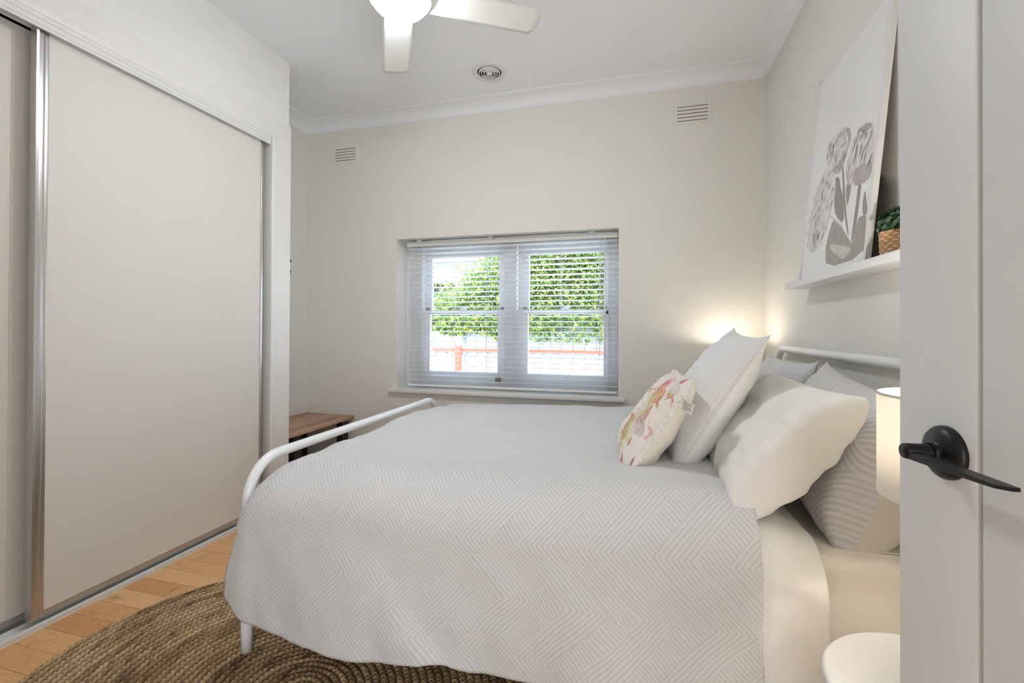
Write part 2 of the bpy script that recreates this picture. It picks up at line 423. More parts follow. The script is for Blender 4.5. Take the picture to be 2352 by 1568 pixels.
# ------------------------------------------------------------------ wardrobe
def wardrobe():
    t = thing('wardrobe', 'built-in wardrobe with two cream sliding doors in aluminium frames', 'wardrobe', (XW-0.05, 1.2, 0))
    b = MB()
    b.box((-2.092, OY0, 2.184), (-2.085, OY1-0.012, OZ-0.0005))
    b.box((-2.087, OY0, 2.216), (-2.0825, OY1-0.012, 2.221)); b.box((-2.087, OY0, 2.195), (-2.0825, OY1-0.012, 2.200)); b.box((-2.16, OY0, 2.228), (-2.09, OY1-0.012, OZ-0.002))
    b.box((-2.140, OY0, 2.192), (-2.134, OY1-0.012, 2.23))
    b.build('head_track', M_alu_w, t)
    b = MB()
    b.box((-2.20, OY0, 0), (-2.084, OY1, 0.008)); b.box((-2.094, OY0, 0.008), (-2.084, OY1, 0.022), None, 0.002)
    b.box((-2.146, OY0, 0.008), (-2.140, OY1, 0.020)); b.box((-2.20, OY0, 0.008), (-2.194, OY1, 0.02))
    b.build('floor_track', M_alu_w, t)
    def door(x, y0, y1, zt, lab):
        d = MB().box((x-0.012, y0, 0.052), (x, y1, zt-0.024)).build('sliding_door', M_robe, t)
        if lab: d['label'] = lab
        b = MB().box((x-0.016, y0, 0.024), (x+0.002, y1, 0.053)); b.build('bottom_rail', M_alu, d)
        b = MB().box((x-0.016, y0, zt-0.030), (x+0.001, y1, zt-0.006)); b.box((x-0.016, y0, zt-0.028), (x+0.004, y1, zt-0.024)); b.build('top_rail', M_alu_w, d)
        return d
    d = door(-2.112, 1.145, 2.192, 2.20, 'front sliding door with bright aluminium edge stile')
    b = MB(); b.box((-2.13, 1.138, 0.034), (-2.098, 1.146, 2.196)); b.box((-2.13, 1.146, 0.034), (-2.104, 1.166, 2.196), None, 0.004); b.box((-2.13, 1.166, 0.034), (-2.107, 1.181, 2.196), None, 0.003)
    b.build('door_stile', M_alu, d)
    b = MB(); b.box((-2.13, 2.176, 0.034), (-2.106, 2.193, 2.196), None, 0.004); b.build('door_stile', M_alu, d)
    d = door(-2.166, 0.13, 1.20, 2.20, 'rear sliding door behind the front one')
    b = MB(); b.box((-2.18, 1.105, 0.052), (-2.1635, 1.20, 2.17)); b.build('door_stile', M_robe, d)
    MB().box((-2.26, OY0-0.05, 0), (-2.255, OY1+0.05, 2.26)).build('dark_interior', M_dark, t)  # near-black sheet, paints the shade inside the wardrobe behind the doors
wardrobe()

# ------------------------------------------------------------------ window, sill, blind
def window():
    Y0, Y1 = 3.335, 3.405
    b = MB()
    b.box((WX0+0.001, Y0, 0.640), (-1.655, YB+0.269, 1.789)); b.box((-0.185, Y0, 0.640), (WX1-0.001, YB+0.269, 1.789))
    b.box((-0.955, Y0-0.005, 0.668), (-0.880, YB+0.268, 1.735)); b.box((-1.655, Y0+0.001, 1.735), (-0.185, YB+0.268, 1.789)); b.box((-1.655, Y0-0.02, 0.640), (-0.185, YB+0.268, 0.668))
    b.box((-1.655, Y0-0.01, 0.668), (-1.645, Y0+0.02, 1.735)); b.box((-0.965, Y0-0.012, 0.668), (-0.955, Y0+0.02, 1.735)); b.box((-0.880, Y0-0.012, 0.668), (-0.870, Y0+0.02, 1.735)); b.box((-0.195, Y0-0.01, 0.668), (-0.185, Y0+0.02, 1.735))
    w = struct(b.build('window_1', M_frame))
    for x0, x1, gx0, gx1 in ((-1.645, -0.965, -1.584, -1.018), (-0.870, -0.195, -0.782, -0.222)):
        s = MB()
        s.box((x0, 3.375, 1.212), (gx0, 3.41, 1.735)); s.box((gx1, 3.375, 1.212), (x1, 3.41, 1.735)); s.box((gx0, 3.376, 1.675), (gx1, 3.409, 1.735)); s.box((gx0, 3.374, 1.212), (gx1, 3.409, 1.247))
        s.build('upper_sash', M_frame, w)
        s = MB()
        s.box((x0, 3.338, 0.668), (gx0, 3.372, 1.246)); s.box((gx1, 3.338, 0.668), (x1, 3.372, 1.246)); s.box((gx0, 3.339, 0.668), (gx1, 3.371, 0.764)); s.box((gx0, 3.337, 1.212), (gx1, 3.371, 1.245))
        lo = s.build('lower_sash', M_frame, w)
        g = MB().box((gx0-0.005, 3.392, 1.24), (gx1+0.005, 3.396, 1.68)).box((gx0-0.005, 3.354, 0.76), (gx1+0.005, 3.358, 1.215)).build('glass_pane', M_glass, w)
        l = MB().box(((gx0+gx1)/2-0.025, 3.325, 1.246), ((gx0+gx1)/2+0.025, 3.36, 1.258), None, 0.003).box(((gx0+gx1)/2-0.006, 3.322, 1.25), ((gx0+gx1)/2+0.030, 3.335, 1.266), None, 0.003)
        l.build('sash_lock', M_frame, lo)
        for gx in (gx0-0.03, gx1+0.03):
            MB().box((gx-0.014, 3.362, 1.2465), (gx+0.014, 3.374, 1.272), None, 0.002).build('sash_bracket', M_slot, lo)
    # small grey vent clip in the lower corner of the left sash
    MB().box((-1.035, 3.330, 0.690), (-0.990, 3.340, 0.735), None, 0.002).build('sash_clip', M_slot, w)
    sl = MB().box((-1.8314, 3.127, 0.612), (-0.0648, YB, 0.6386), None, 0.004).box((WX0, YB-0.002, 0.6005), (WX1, 3.345, 0.6384)).build('window_sill', M_trim, w)
window()

def blind():
    t = thing('venetian_blind', 'white venetian blind with open slats hanging in the window recess', 'blind', (-0.92, 3.26, 0.66))
    X0, X1 = -1.732, -0.1185
    b = MB().box((X0+0.004, 3.235, 1.738), (X1, 3.285, 1.774)); b.box((X0, 3.232, 1.738), (X0+0.004, 3.288, 1.774)); b.build('headrail', paint('headrail_grey', (226, 226, 224), 0.45), t)
    for bx in (X0+0.10, -1.05, -0.30): MB().box((bx-0.02, 3.24, 1.774), (bx+0.02, 3.28, 1.789)).build('mounting_bracket', M_frame, t)
    b = MB(); zs = np.linspace(0.700, 1.722, 28); n = 6; th = math.radians(6)
    for z in zs:
        v = []
        for side in (1, -1):
            for k in range(n+1):
                s = -1+2*k/n; y = s*0.0245; zz = 0.0022*(1-s*s) - y*math.tan(th)
                for x in (X0+0.012, X1-0.004): v.append((x, 3.262+y, z+zz+side*0.0011))
        f = []; m = 2*(n+1)
        for k in range(n):
            a = 2*k; f.append((a, a+1, a+3, a+2)); f.append((m+a, m+a+2, m+a+3, m+a+1))
        f += [(0, m, m+1, 1), (2*n, 2*n+1, m+2*n+1, m+2*n)]
        f.append(tuple([2*k for k in range(n+1)]+[m+2*k for k in range(n, -1, -1)])); f.append(tuple([2*k+1 for k in range(n, -1, -1)]+[m+2*k+1 for k in range(n+1)]))
        b.add(v, f)
    b.build('slats', M_blind, t)
    MB().box((X0+0.010, 3.240, 0.652), (X1-0.003, 3.285, 0.668), None, 0.004).build('bottom_rail', M_blind, t)
    for x in (-1.595, -1.345, -1.075, -0.80, -0.52, -0.245):
        c = MB()
        for y in (3.236, 3.288): c.box((x-0.0012, y-0.0008, 0.665), (x+0.0012, y+0.0008, 1.74))
        c.box((x+0.008, 3.2605, 0.665), (x+0.0095, 3.262, 1.74))
        c.build('ladder_cord', M_frame, t)
    c = MB().tube([(-1.66, 3.230, 1.74), (-1.662, 3.230, 1.19)], 0.0012, None, 6); c.tube([(-1.645, 3.230, 1.74), (-1.648, 3.230, 1.15)], 0.0012, None, 6)
    for x, z in ((-1.662, 1.165), (-1.648, 1.125)): c.lathe([(0.002, 0.03), (0.005, 0.02), (0.007, 0), (0.0005, -0.001)], (x, 3.230, z), None, 12)
    c.build('pull_cord', M_frame, t)
    c = MB().tube([(-0.205, 3.230, 1.74), (-0.203, 3.230, 0.9)], 0.0022, None, 8); c.build('tilt_wand', M_frame, t)
    a = MB(); cx, cz = -0.205, 1.185
    a.add([(cx, 3.2262, cz+0.036), (cx+0.021, 3.2262, cz+0.01), (cx+0.0, 3.2262, cz-0.03), (cx-0.021, 3.2262, cz+0.0), (cx, 3.2272, cz+0.036), (cx+0.021, 3.2272, cz+0.01), (cx, 3.2272, cz-0.03), (cx-0.021, 3.2272, cz)],
          [(0, 1, 2, 3), (7, 6, 5, 4), (0, 4, 5, 1), (1, 5, 6, 2), (2, 6, 7, 3), (3, 7, 4, 0)])
    tg = a.build('care_tag', paint('tag_paper', (222, 220, 216), 0.6), t); tg['label'] = 'small diamond shaped paper tag'
    a = MB(); a.add([(cx+0.004, 3.2255, cz+0.034), (cx+0.021, 3.2255, cz+0.052), (cx+0.023, 3.2255, cz+0.012)], [(0, 1, 2)]); a.build('tag_corner', M_black, tg)
blind()

# ------------------------------------------------------------------ vents
def wall_vent(x0, x1, z0, z1, sx0, sx1, sz0, sz1, label):
    t = thing('wall_vent', label, 'vent', ((x0+x1)/2, YB, (z0+z1)/2), 'slotted wall vents')
    MB().box((x0, YB-0.006, z0), (x1, YB+0.001, z1), None, 0.002).build('vent_plate', M_vent, t)
    b = MB()
    for i in range(5):
        z = sz0+(sz1-sz0)*i/4; b.box((sx0, YB-0.0068, z-0.0032), (sx1, YB-0.005, z+0.0032))
    b.build('vent_slots', M_slot, t)
wall_vent(-2.362, -2.124, 2.420, 2.555, -2.335, -2.151, 2.4425, 2.532, 'left slotted air vent high on back wall above the bench')
wall_vent(0.2415, 0.4690, 2.446, 2.583, 0.259, 0.449, 2.4635, 2.555, 'right slotted air vent high on back wall near the picture corner')
def ceil_vent():
    c = (-0.9155, 2.792, ZC)
    t = thing('ceiling_vent', 'round ceiling diffuser of concentric rings beside the fan blades', 'vent', c)
    R = 0.1135
    MB().lathe([(R, 0), (R, -0.004), (R*0.97, -0.007), (0.080, -0.009), (0.077, -0.004), (0.077, 0.0)], c, None, 56).build('vent_flange', M_vent2, t)
    MB().lathe([(0.078, -0.0006), (0.0001, -0.0006)], c, None, 40).build('duct_throat', M_duct, t)
    for r in (0.0655, 0.0505, 0.0360): MB().lathe([(r+0.004, -0.004), (r+0.0018, -0.016), (r, -0.017), (r-0.0018, -0.016), (r+0.001, -0.004), (r+0.004, -0.004)], c, None, 48).build('vent_ring', M_vent2, t)
    MB().lathe([(0.0215, -0.004), (0.0205, -0.014), (0.014, -0.018), (0.0001, -0.019)], c, None, 40).build('vent_cone', M_vent2, t)
    for a in (0.6, 0.6+2*PI/3, 0.6+4*PI/3): MB().tube([(c[0]+0.02*math.cos(a), c[1]+0.02*math.sin(a), c[2]-0.008), (c[0]+0.078*math.cos(a), c[1]+0.078*math.sin(a), c[2]-0.006)], 0.0016, None, 6).build('vent_spoke', M_vent2, t)
ceil_vent()

# ------------------------------------------------------------------ ceiling fan
FC = (-0.945, 1.690)
def fan():
    t = thing('ceiling_fan', 'white four-bladed ceiling fan with glowing dome light', 'ceiling fan', (FC[0], FC[1], ZC))
    cx, cy = FC
    MB().lathe([(0.0001, 0), (0.07, 0), (0.07, -0.03), (0.045, -0.05), (0.018, -0.055)], (cx, cy, ZC), None, 40).build('canopy', M_fan, t)
    MB().tube([(cx, cy, ZC-0.04), (cx, cy, 2.56)], 0.014, None, 20).build('downrod', M_fan, t)
    MB().lathe([(0.02, 2.60), (0.075, 2.585), (0.112, 2.55), (0.12, 2.50), (0.132, 2.468), (0.132, 2.459), (0.119, 2.457)], (cx, cy, 0), None, 48).build('motor_housing', M_fan, t)  # lower lip added to keep the dome light off the blades
    prof = [(0.118, 2.462)]
    for i in range(13):
        a = PI/2*i/12; prof.append((max(0.0005, 0.118*math.cos(a)), 2.460-0.062*math.sin(a)))
    MB().lathe(prof, (cx, cy, 0), None, 48).build('light_dome', M_dome, t)['label'] = 'glowing opal dome light'
    a0 = math.radians(31.0)
    for k in range(4):
        a = a0+k*PI/2; d = Vector((math.cos(a), math.sin(a), 0)); s = Vector((-math.sin(a), math.cos(a), 0))
        v = []; f = []; N = 24; Mx = 8; tilt = math.radians(9)
        for side in (1, -1):
            for i in range(N+1):
                u = i/N; r = 0.095+u*(0.580-0.095)
                hw = 0.060+0.008*min(1, u*2.0)
                for j in range(Mx+1):
                    w = -1+2*j/Mx; rr = r + (0.030*(1-w*w)-0.0)*max(0, (u-0.85)/0.15)
                    y = w*hw; z = -y*math.tan(tilt)+0.006*(1-w*w) + side*0.003
                    p = Vector((cx, cy, 2.478))+d*rr+s*y; v.append((p.x, p.y, p.z+z))
        m = (N+1)*(Mx+1)
        for i in range(N):
            for j in range(Mx):
                a1 = i*(Mx+1)+j; q = (a1, a1+Mx+1, a1+Mx+2, a1+1); f.append(q); f.append(tuple(m+x for x in q[::-1]))
        for i in range(N): f.append((i*(Mx+1), m+i*(Mx+1), m+(i+1)*(Mx+1), (i+1)*(Mx+1))); a1 = i*(Mx+1)+Mx; f.append((a1, a1+Mx+1, m+a1+Mx+1, m+a1))
        for j in range(Mx): a1 = N*(Mx+1)+j; f.append((a1, m+a1, m+a1+1, a1+1))
        mb = MB(); mb.add(v, f, None, True); o = mb.build('fan_blade', M_fan, t)
fan()

# ------------------------------------------------------------------ door
def door():
    x0, x1, ye, yh = 0.370, 0.405, 0.7875, -0.030
    gs = [ye-0.1373-0.150*i for i in range(4)] 
    b = MB(); b.box((x0+0.006, yh, 0.012), (x1, ye-0.002, 2.04))
    edges = [ye]+gs+[yh]
    for i in range(len(edges)-1):
        a, c = edges[i], edges[i+1]
        y1 = a-(0.0025 if i else 0); y0 = c+(0.0025 if i < len(edges)-2 else 0)
        b.box((x0, y0, 0.012), (x0+0.02, y1, 2.04), None, 0.0032)
    d = struct(b.build('door_1', M_door))
    hc = (x0, ye-0.0897, 0.947)
    h = MB()
    h.lathe([(0.0335, 0), (0.0335, -0.003), (0.0328, -0.006), (0.030, -0.0095), (0.024, -0.0125), (0.016, -0.0145), (0.0112, -0.0155), (0.0112, -0.020)], hc, None, 56, 'X').build('door_rose', M_black, d)
    h = MB()
    h.lathe([(0.0098, -0.010), (0.0098, -0.047), (0.0088, -0.0495), (0.0001, -0.050)], hc, None, 32, 'X')
    # flat tapering lever, pointing back towards the hinge
    xs0, xs1 = x0-0.0495, x0-0.035
    v = []
    for y, za, zb, xa, xb in ((ye-0.087, 0.0010, -0.0085, xs0+0.001, xs1), (ye-0.12, 0.0008, -0.0072, xs0, xs1+0.001), (ye-0.19, 0.0008, -0.0045, xs0, xs1+0.002), (ye-0.220, 0.0008, -0.0030, xs0, xs1+0.002), (ye-0.2285, 0.0008, -0.0030, xs0+0.010, xs1+0.002)):
        v += [(xa, y, hc[2]+zb), (xb, y, hc[2]+zb), (xb, y, hc[2]+za), (xa, y, hc[2]+za)]
    f = [(3, 2, 1, 0)]
    for i in range(4):
        for k in range(4): a = i*4+k; c = i*4+(k+1) % 4; f.append((a, c, c+4, a+4))
    f.append((16, 17, 18, 19)); h.add(v, f)
    h.build('door_handle', M_black, d)
    piv = Vector((x0, ye, 0))           # not quite square to the wall
    d.matrix_world = Matrix.Translation(piv) @ Matrix.Rotation(math.radians(6), 4, 'Z') @ Matrix.Translation(-piv)
door()

# ------------------------------------------------------------------ rug (oval jute braid)
def rug():
    cx, cy, a, bb = -0.97, 1.17, 0.90, 0.744
    ring = 0.0225; nr = int(0.82/ring); per = 6
    rho = np.linspace(0.02, 1.0, nr*per+1); na = 2200
    th = np.linspace(0, 2*PI, na+1)
    Rr, T = np.meshgrid(rho, th, indexing='ij')
    x0 = a*Rr*np.cos(T); y0 = bb*Rr*np.sin(T)
    # arc length along each ellipse
    ds = np.sqrt((a*np.sin(T))**2+(bb*np.cos(T))**2); S1 = np.cumsum(ds, 1)*(2*PI/na); 
    s = (Rr-0.02)/(0.98)*nr; ri = np.floor(s-1e-6); fr = s-ri
    S = S1*Rr
    stitch = 0.0175
    ph = S/stitch*2*PI + ri*1.9 + np.abs(fr-0.5)*2*PI*1.7
    jit = fbm(S*30, ri*3.1+0.5, 2, 2)
    ph = ph+jit*1.5
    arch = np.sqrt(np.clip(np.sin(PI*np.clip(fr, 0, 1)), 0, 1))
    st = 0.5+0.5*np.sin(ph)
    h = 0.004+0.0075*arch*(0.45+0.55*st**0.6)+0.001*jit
    h = np.where(Rr > 0.999, 0.0005, h)
    X = cx+x0*(1+0.004*fbm(np.cos(T)*3, np.sin(T)*3, 5)); Y = cy+y0*(1+0.004*fbm(np.cos(T)*3, np.sin(T)*3, 5))
    tone = 0.58+0.32*fbm(S*9, ri*0.7, 7, 3)+0.10*vnoise(S*60, s*2.5, 9)+0.14*vnoise(ri*0.37+T*0.2, ri*0+1.0, 3)
    dark = np.array(srgb(122, 86, 54)[:3]); lite = np.array(srgb(255, 219, 170)[:3])
    sid = np.floor(ph/(2*PI)).astype(int); tone = tone + 0.34*(_TAB[(sid*7+ri.astype(int)*13) % 64, (sid*3+ri.astype(int)*29) % 64]-0.5)
    k = np.clip(tone, 0, 1)[..., None]
    col = dark*(1-k)+lite*k
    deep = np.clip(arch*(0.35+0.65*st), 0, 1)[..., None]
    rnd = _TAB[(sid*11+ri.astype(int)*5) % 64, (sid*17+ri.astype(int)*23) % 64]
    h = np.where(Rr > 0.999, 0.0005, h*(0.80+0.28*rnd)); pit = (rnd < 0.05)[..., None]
    col = col*(0.16+0.84*deep)*np.where(pit, 0.45, 1.0)  # shade in the braid creases multiplied into the colour
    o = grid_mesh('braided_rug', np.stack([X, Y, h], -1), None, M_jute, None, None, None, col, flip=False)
    tag(o, 'oval braided jute rug lying on the timber floor under the bed foot', 'rug')
rug()

# ------------------------------------------------------------------ bench in the recess
def bench():
    t = thing('bench', 'low timber-topped bench with black steel legs in the corner recess', 'bench', (-2.37, 2.80, 0))
    MB().box((-2.595, 2.435, 0.388), (-2.146, 3.160, 0.412), None, 0.002).build('bench_top', M_bench, t)
    for y in (2.54, 3.05):
        b = MB()
        b.box((-2.20, y-0.035, 0), (-2.15, y+0.035, 0.388)); b.box((-2.57, y-0.035, 0), (-2.52, y+0.035, 0.388)); b.box((-2.52, y-0.035, 0.365), (-2.20, y+0.035, 0.388)); b.box((-2.52, y-0.035, 0), (-2.20, y+0.035, 0.02))
        b.build('leg_frame', M_blackleg, t)
bench()
def hook():
    t = MB().box((XL, 2.935, 1.50), (XL+0.006, 2.965, 1.62), None, 0.002)
    t.tube([(XL+0.004, 2.95, 1.60), (XL+0.02, 2.95, 1.605), (XL+0.030, 2.95, 1.615), (XL+0.030, 2.95, 1.628)], 0.006, None, 10); t.tube([(XL+0.004, 2.95, 1.525), (XL+0.018, 2.95, 1.52), (XL+0.028, 2.95, 1.53), (XL+0.029, 2.95, 1.545)], 0.005, None, 10)
    tag(t.build('coat_hook', M_black), 'black coat hook just peeking past the wardrobe corner', 'hook')
hook()

# ------------------------------------------------------------------ bed frame
BX0, BX1, BY0, BY1 = -1.263, 0.748, 1.257, 2.772
def arcpath(a, b, h, x, r, zb):
    """post up from zb, rounded corner, across, down (in the YZ plane at x)"""
    p = [(x, a, zb)]; n = 12
    for z in np.linspace(zb, h-r, 8)[1:]: p.append((x, a, float(z)))
    for i in range(1, n+1): t = PI/2*i/n; p.append((x, a+r*(1-math.cos(t)), h-r+r*math.sin(t)))
    for y in np.linspace(a+r, b-r, 12)[1:]: p.append((x, float(y), h))
    for i in range(1, n+1): t = PI/2*i/n; p.append((x, b-r+r*math.sin(t), h-r+r*math.cos(t)))
    for z in np.linspace(h-r, zb, 8)[1:]: p.append((x, b, float(z)))
    return p
def bed():
    t = thing('bed', 'white tubular metal bed frame with curved foot rail and headboard', 'bed', (-0.25, 2.0, 0))
    MB().tube(arcpath(BY0, BY1, 0.645, BX0, 0.135, 0.0125), 0.0178, None, 24).build('footboard', M_steel_w, t)
    MB().tube(arcpath(BY0, BY1, 1.003, BX1, 0.10, 0.0), 0.0178, None, 24).build('headboard', M_steel_w, t)
    b = MB()
    for z in (0.86, 0.66): b.tube([(BX1, BY0, z), (BX1, BY1, z)], 0.009, None, 12)
    b.build('headboard_bars', M_steel_w, t)
    for y in (BY0+0.012, BY1-0.012): MB().box((BX0+0.005, y-0.012, 0.222), (BX1-0.005, y+0.012, 0.262), None, 0.004).build('side_rail', M_steel_w, t)
    b = MB()
    for x in np.linspace(-1.15, 0.68, 16): b.box((x-0.03, BY0+0.02, 0.245), (x+0.03, BY1-0.02, 0.262))
    b.build('slat_base', M_bench, t)
bed()
def mattress():
    b = MB().box((-1.205, 1.272, 0.264), (0.722, 2.760, 0.545), None, 0.032)
    tag(b.build('mattress', M_fitted), 'mattress in a cream fitted sheet on the white metal bed', 'mattress')
mattress()

# draped cloth over the bed (duvet, top sheet)
def drape(name, mat, a0, a1, na, ztop, yn, yf, Rn, hemN, hemF, xf=None, Rx=0.1, thick=0.02, wr=1.0, seed=1, foldamp=1.0, headdrop=0.0, kink=None, hdz=lambda X, Y: 0.0):
    A = np.linspace(a0, a1, na)
    n1, n2, n3, n4, n5 = 44, 26, 90, 20, 24
    rows = []; uvs = []
    for ai, a in enumerate(A):
        zn = float(hemN(a)); zf = float(hemF(a))
        arc = Rn*PI/2
        s_h = np.linspace(1, 0, n1, endpoint=False); s_a = np.linspace(1, 0, n2, endpoint=False); s_t = np.linspace(0, 1, n3, endpoint=False)
        s_b = np.linspace(0, 1, n4, endpoint=False); s_e = np.linspace(0, 1, n5)
        zt = ztop
        hl = (zt-Rn)-zn; hf = (zt-Rn)-zf
        y = np.concatenate([np.full(n1, yn-Rn), yn-Rn*np.sin(s_a*PI/2), yn+(yf-yn)*s_t, yf+Rn*np.sin(s_b*PI/2), np.full(n5, yf+Rn)])
        z = np.concatenate([zt-Rn-hl*s_h, zt-Rn*(1-np.cos(s_a*PI/2)), np.full(n3, zt), zt-Rn*(1-np.cos(s_b*PI/2)), zt-Rn-hf*s_e])
        bb = np.concatenate([yn-arc-hl*s_h, yn-arc*s_a, yn+(yf-yn)*s_t, yf+arc*s_b, yf+arc+hf*s_e])
        rows.append(np.stack([np.full_like(y, a), y, z], -1)); uvs.append(np.stack([np.full_like(bb, a), bb], -1))
    P = np.array(rows); UV = np.array(uvs)
    X, Y, Z = P[..., 0].copy(), P[..., 1].copy(), P[..., 2].copy()
    drop = np.clip(ztop-Z, 0, None); side = sstep(0.02, 0.22, drop); near = (Y < (yn+yf)/2)
    # puffy crown and wrinkles
    crown = np.sin(np.clip((Y-yn+0.05)/(yf-yn+0.1), 0, 1)*PI)**0.5
    Z += (1-side)*(hdz(X, Y) + 0.010*fbm(X*2.2, Y*3.0, seed)+0.007*fbm(X*2.2, Y*9, seed+4)*1.0)*wr
    # foot end: round down into the gap behind the foot rail
    if xf is not None:
        da = np.clip(xf-X, 0, None); L = Rx*PI/2
        th = np.clip(da/L, 0, 1)*PI/2
        fx = np.where(da < L, Rx*np.sin(th), Rx); dz = np.where(da < L, Rx*(1-np.cos(th)), Rx+(da-L))
        Xn = np.where(da > 0, xf-fx, X)
        Xn = Xn - side*near*np.where(da > 0, (da-fx)*1.15*sstep(0.10, 0.42, drop), 0)
        X = Xn; Z -= np.minimum(dz, Rx*1.15)*(1-sstep(0.0, 0.36, drop))
        Y += near*side*np.clip(da-0.10, 0, 1)*0.25
    # hanging folds
    hang = np.clip(drop-Rn*0.6, 0, None)
    F = (np.sin(X*7.0+0.6+2.2*Z)*0.5+np.sin(X*15.0+1.7+3*Z)*0.28+0.6*fbm(X*4, Z*2.2, seed+9))
    dirn = np.where(near, -1.0, 1.0)
    Y += dirn*hang*(0.05+0.055*F)*foldamp
    Y += dirn*side*0.004*fbm(X*9, Z*9, seed+5)*wr
    if kink is not None:
        for kx, slope, amp, wid in kink:
            xx = X-(kx+slope*(Z-0.19)); lead = np.exp(-(xx/wid)**2)*(xx <= 0)+np.exp(-(xx/(wid*0.3))**2)*(xx > 0)
            Y -= near*lead*amp*np.clip(drop-0.16, 0, None)/0.3
    if headdrop:
        Z -= (1-side)*headdrop*sstep(a1-0.12, a1, X)
    P = np.stack([X, Y, Z], -1)
    o = grid_mesh(name, P, UV, mat, flip=True)
    md = o.modifiers.new('thickness', 'SOLIDIFY'); md.thickness = thick; md.offset = -1.0; md.use_rim = True
    return o
hx = [-1.30, -1.255, -1.183, -0.985, -0.786, -0.546, -0.50, -0.428, -0.256, -0.14, 0.1, 0.4]
hz = [0.236, 0.234, 0.182, 0.161, 0.160, 0.190, 0.186, 0.182, 0.192, 0.178, 0.16, 0.16]
d = drape('duvet', M_chev, -1.262, 0.285, 200, 0.652, 1.335, 2.70, 0.135, lambda a: np.interp(a, hx, hz), lambda a: 0.2, xf=-1.10, Rx=0.125, thick=0.028, seed=2,
          kink=[(-0.56, -0.9, 0.030, 0.20), (-0.02, -0.7, 0.03, 0.24)],
          hdz=lambda X, Y: -0.026*(1-sstep(-0.9, -0.1, X)) - 0.024*sstep(2.15, 2.72, Y))
tag(d, 'pale grey duvet with a woven zigzag line pattern spread over the bed', 'duvet')
s = drape('top_sheet', M_cotton, 0.10, 0.435, 50, 0.600, 1.335, 2.70, 0.115, lambda a: 0.16, lambda a: 0.2, thick=0.004, wr=0.5, seed=21, foldamp=0.45, headdrop=0.035)
tag(s, 'white folded top sheet edging the duvet on the near side', 'sheet')

# ------------------------------------------------------------------ pillows and cushions
def pillow(name, W, L, T, origin, lean, yawd=0.0, mats=None, pin=0.10, q=0.5, p=3.0, blunt=False, seed=1, sag=0.25, bend=0.0, wr=0.006, N=64, colfun=None, parent=None, roll=0.0, ear=0.0, uvrot=False):
    """cushion: local x up the lean, local y along the bed width, z out of the face; origin at middle of bottom edge"""
    u = np.sin(np.linspace(-1, 1, N)*PI/2)*0.55+np.linspace(-1, 1, N)*0.45
    U, V = np.meshgrid(u, u, indexing='ij')
    def half(sign):
        gu = np.clip(1-np.abs(U)**p, 0, 1); gv = np.clip(1-np.abs(V)**p, 0, 1)
        if blunt: gv = np.where(V < 0, np.clip(1-np.abs(V)**16, 0, 1)**0.6, gv)
        h = T/2*(gu*gv)**q*(1-sag*U*0.5)
        pu = pin*(1-V**2)*np.abs(U)**3*np.sign(U); pv = pin*(1-U**2)*np.abs(V)**3*np.sign(V)
        x = (U - pu*0.6)*W/2 + ear*W*(np.abs(U*V)**8)*np.sign(U); y = (V - (np.where(V < 0, 0.3, 1) if blunt else 1)*pv*0.6)*L/2
        edge = (gu*gv)**0.35
        w = wr*edge*(fbm(U*3.1+7, V*3.1, seed+(0 if sign > 0 else 31), 3)+0.5*vnoise(U*2+V*6, V*2-U*6, seed+3))
        pk = wr*1.2*(1-np.minimum(gu, gv))*np.sin((U*V)*9+(U-V)*14+seed)*edge
        z = sign*(h + w + pk) + bend*(x/W)**2 
        return np.stack([x, y, z], -1)
    P1 = half(1); P2 = half(-1)
    P = np.concatenate([P1, P2[::-1]], 0)
    # local frame
    ex = Vector((math.sin(lean), 0, math.cos(lean))); ey = Vector((0, 1, 0)); ez = ex.cross(ey)   # -> faces -x
    Rz = Matrix.Rotation(yawd, 3, 'Z'); Rr = Matrix.Rotation(roll, 3, ez)
    ex, ey, ez = (Rz @ (Rr @ e) for e in (ex, ey, ez))
    B = np.array([ex[:], ey[:], ez[:]])
    org = np.array(origin)
    Pw = (P + np.array([W/2, 0, 0])) @ B + org
    uv = np.concatenate([np.stack([U*W/2, V*L/2], -1), np.stack([U*W/2, V*L/2], -1)[::-1]], 0)
    if uvrot: uv = uv[..., ::-1].copy()
    fm = np.zeros((2*N-1, N-1), int); fm[N:, :] = 1 if (mats and len(mats) > 1) else 0
    col = None
    if colfun is not None:
        c1 = colfun(U, V); col = np.concatenate([c1, np.broadcast_to(np.array(srgb(232, 224, 212)[:3]), c1.shape)[::-1]], 0)
    o = grid_mesh(name, Pw, uv, mats[0], parent, mats, fm, col, flip=False)
    def loc(x, y, z): return Vector(((np.array([x+W/2, y, z])) @ B + org).tolist())
    return o, loc

# patterned pillows against the headboard
o, _ = pillow('pillow', 0.42, 0.64, 0.21, (0.535, 1.655, 0.548), math.radians(19), mats=[M_chev_pillow, M_plainback], blunt=True, seed=4, pin=0.07, uvrot=True, roll=math.radians(-5), ear=0.04)
b = MB(); b.box((0.535, 1.338, 0.5462), (0.722, 1.52, 0.5495), None, 0.0015); b.build('pillowcase_flap', M_plainback, o)
tag(o, 'grey zigzag-patterned pillow behind the lamp, nearest against the headboard', 'pillow', 'zigzag patterned pillows')
o, _ = pillow('pillow', 0.44, 0.66, 0.17, (0.545, 2.35, 0.548), math.radians(18), mats=[M_chev_pillow, M_plainback], seed=5, pin=0.07, uvrot=True, ear=0.04)
tag(o, 'grey zigzag-patterned pillow farther along the headboard, behind the waffle cushion', 'pillow', 'zigzag patterned pillows')
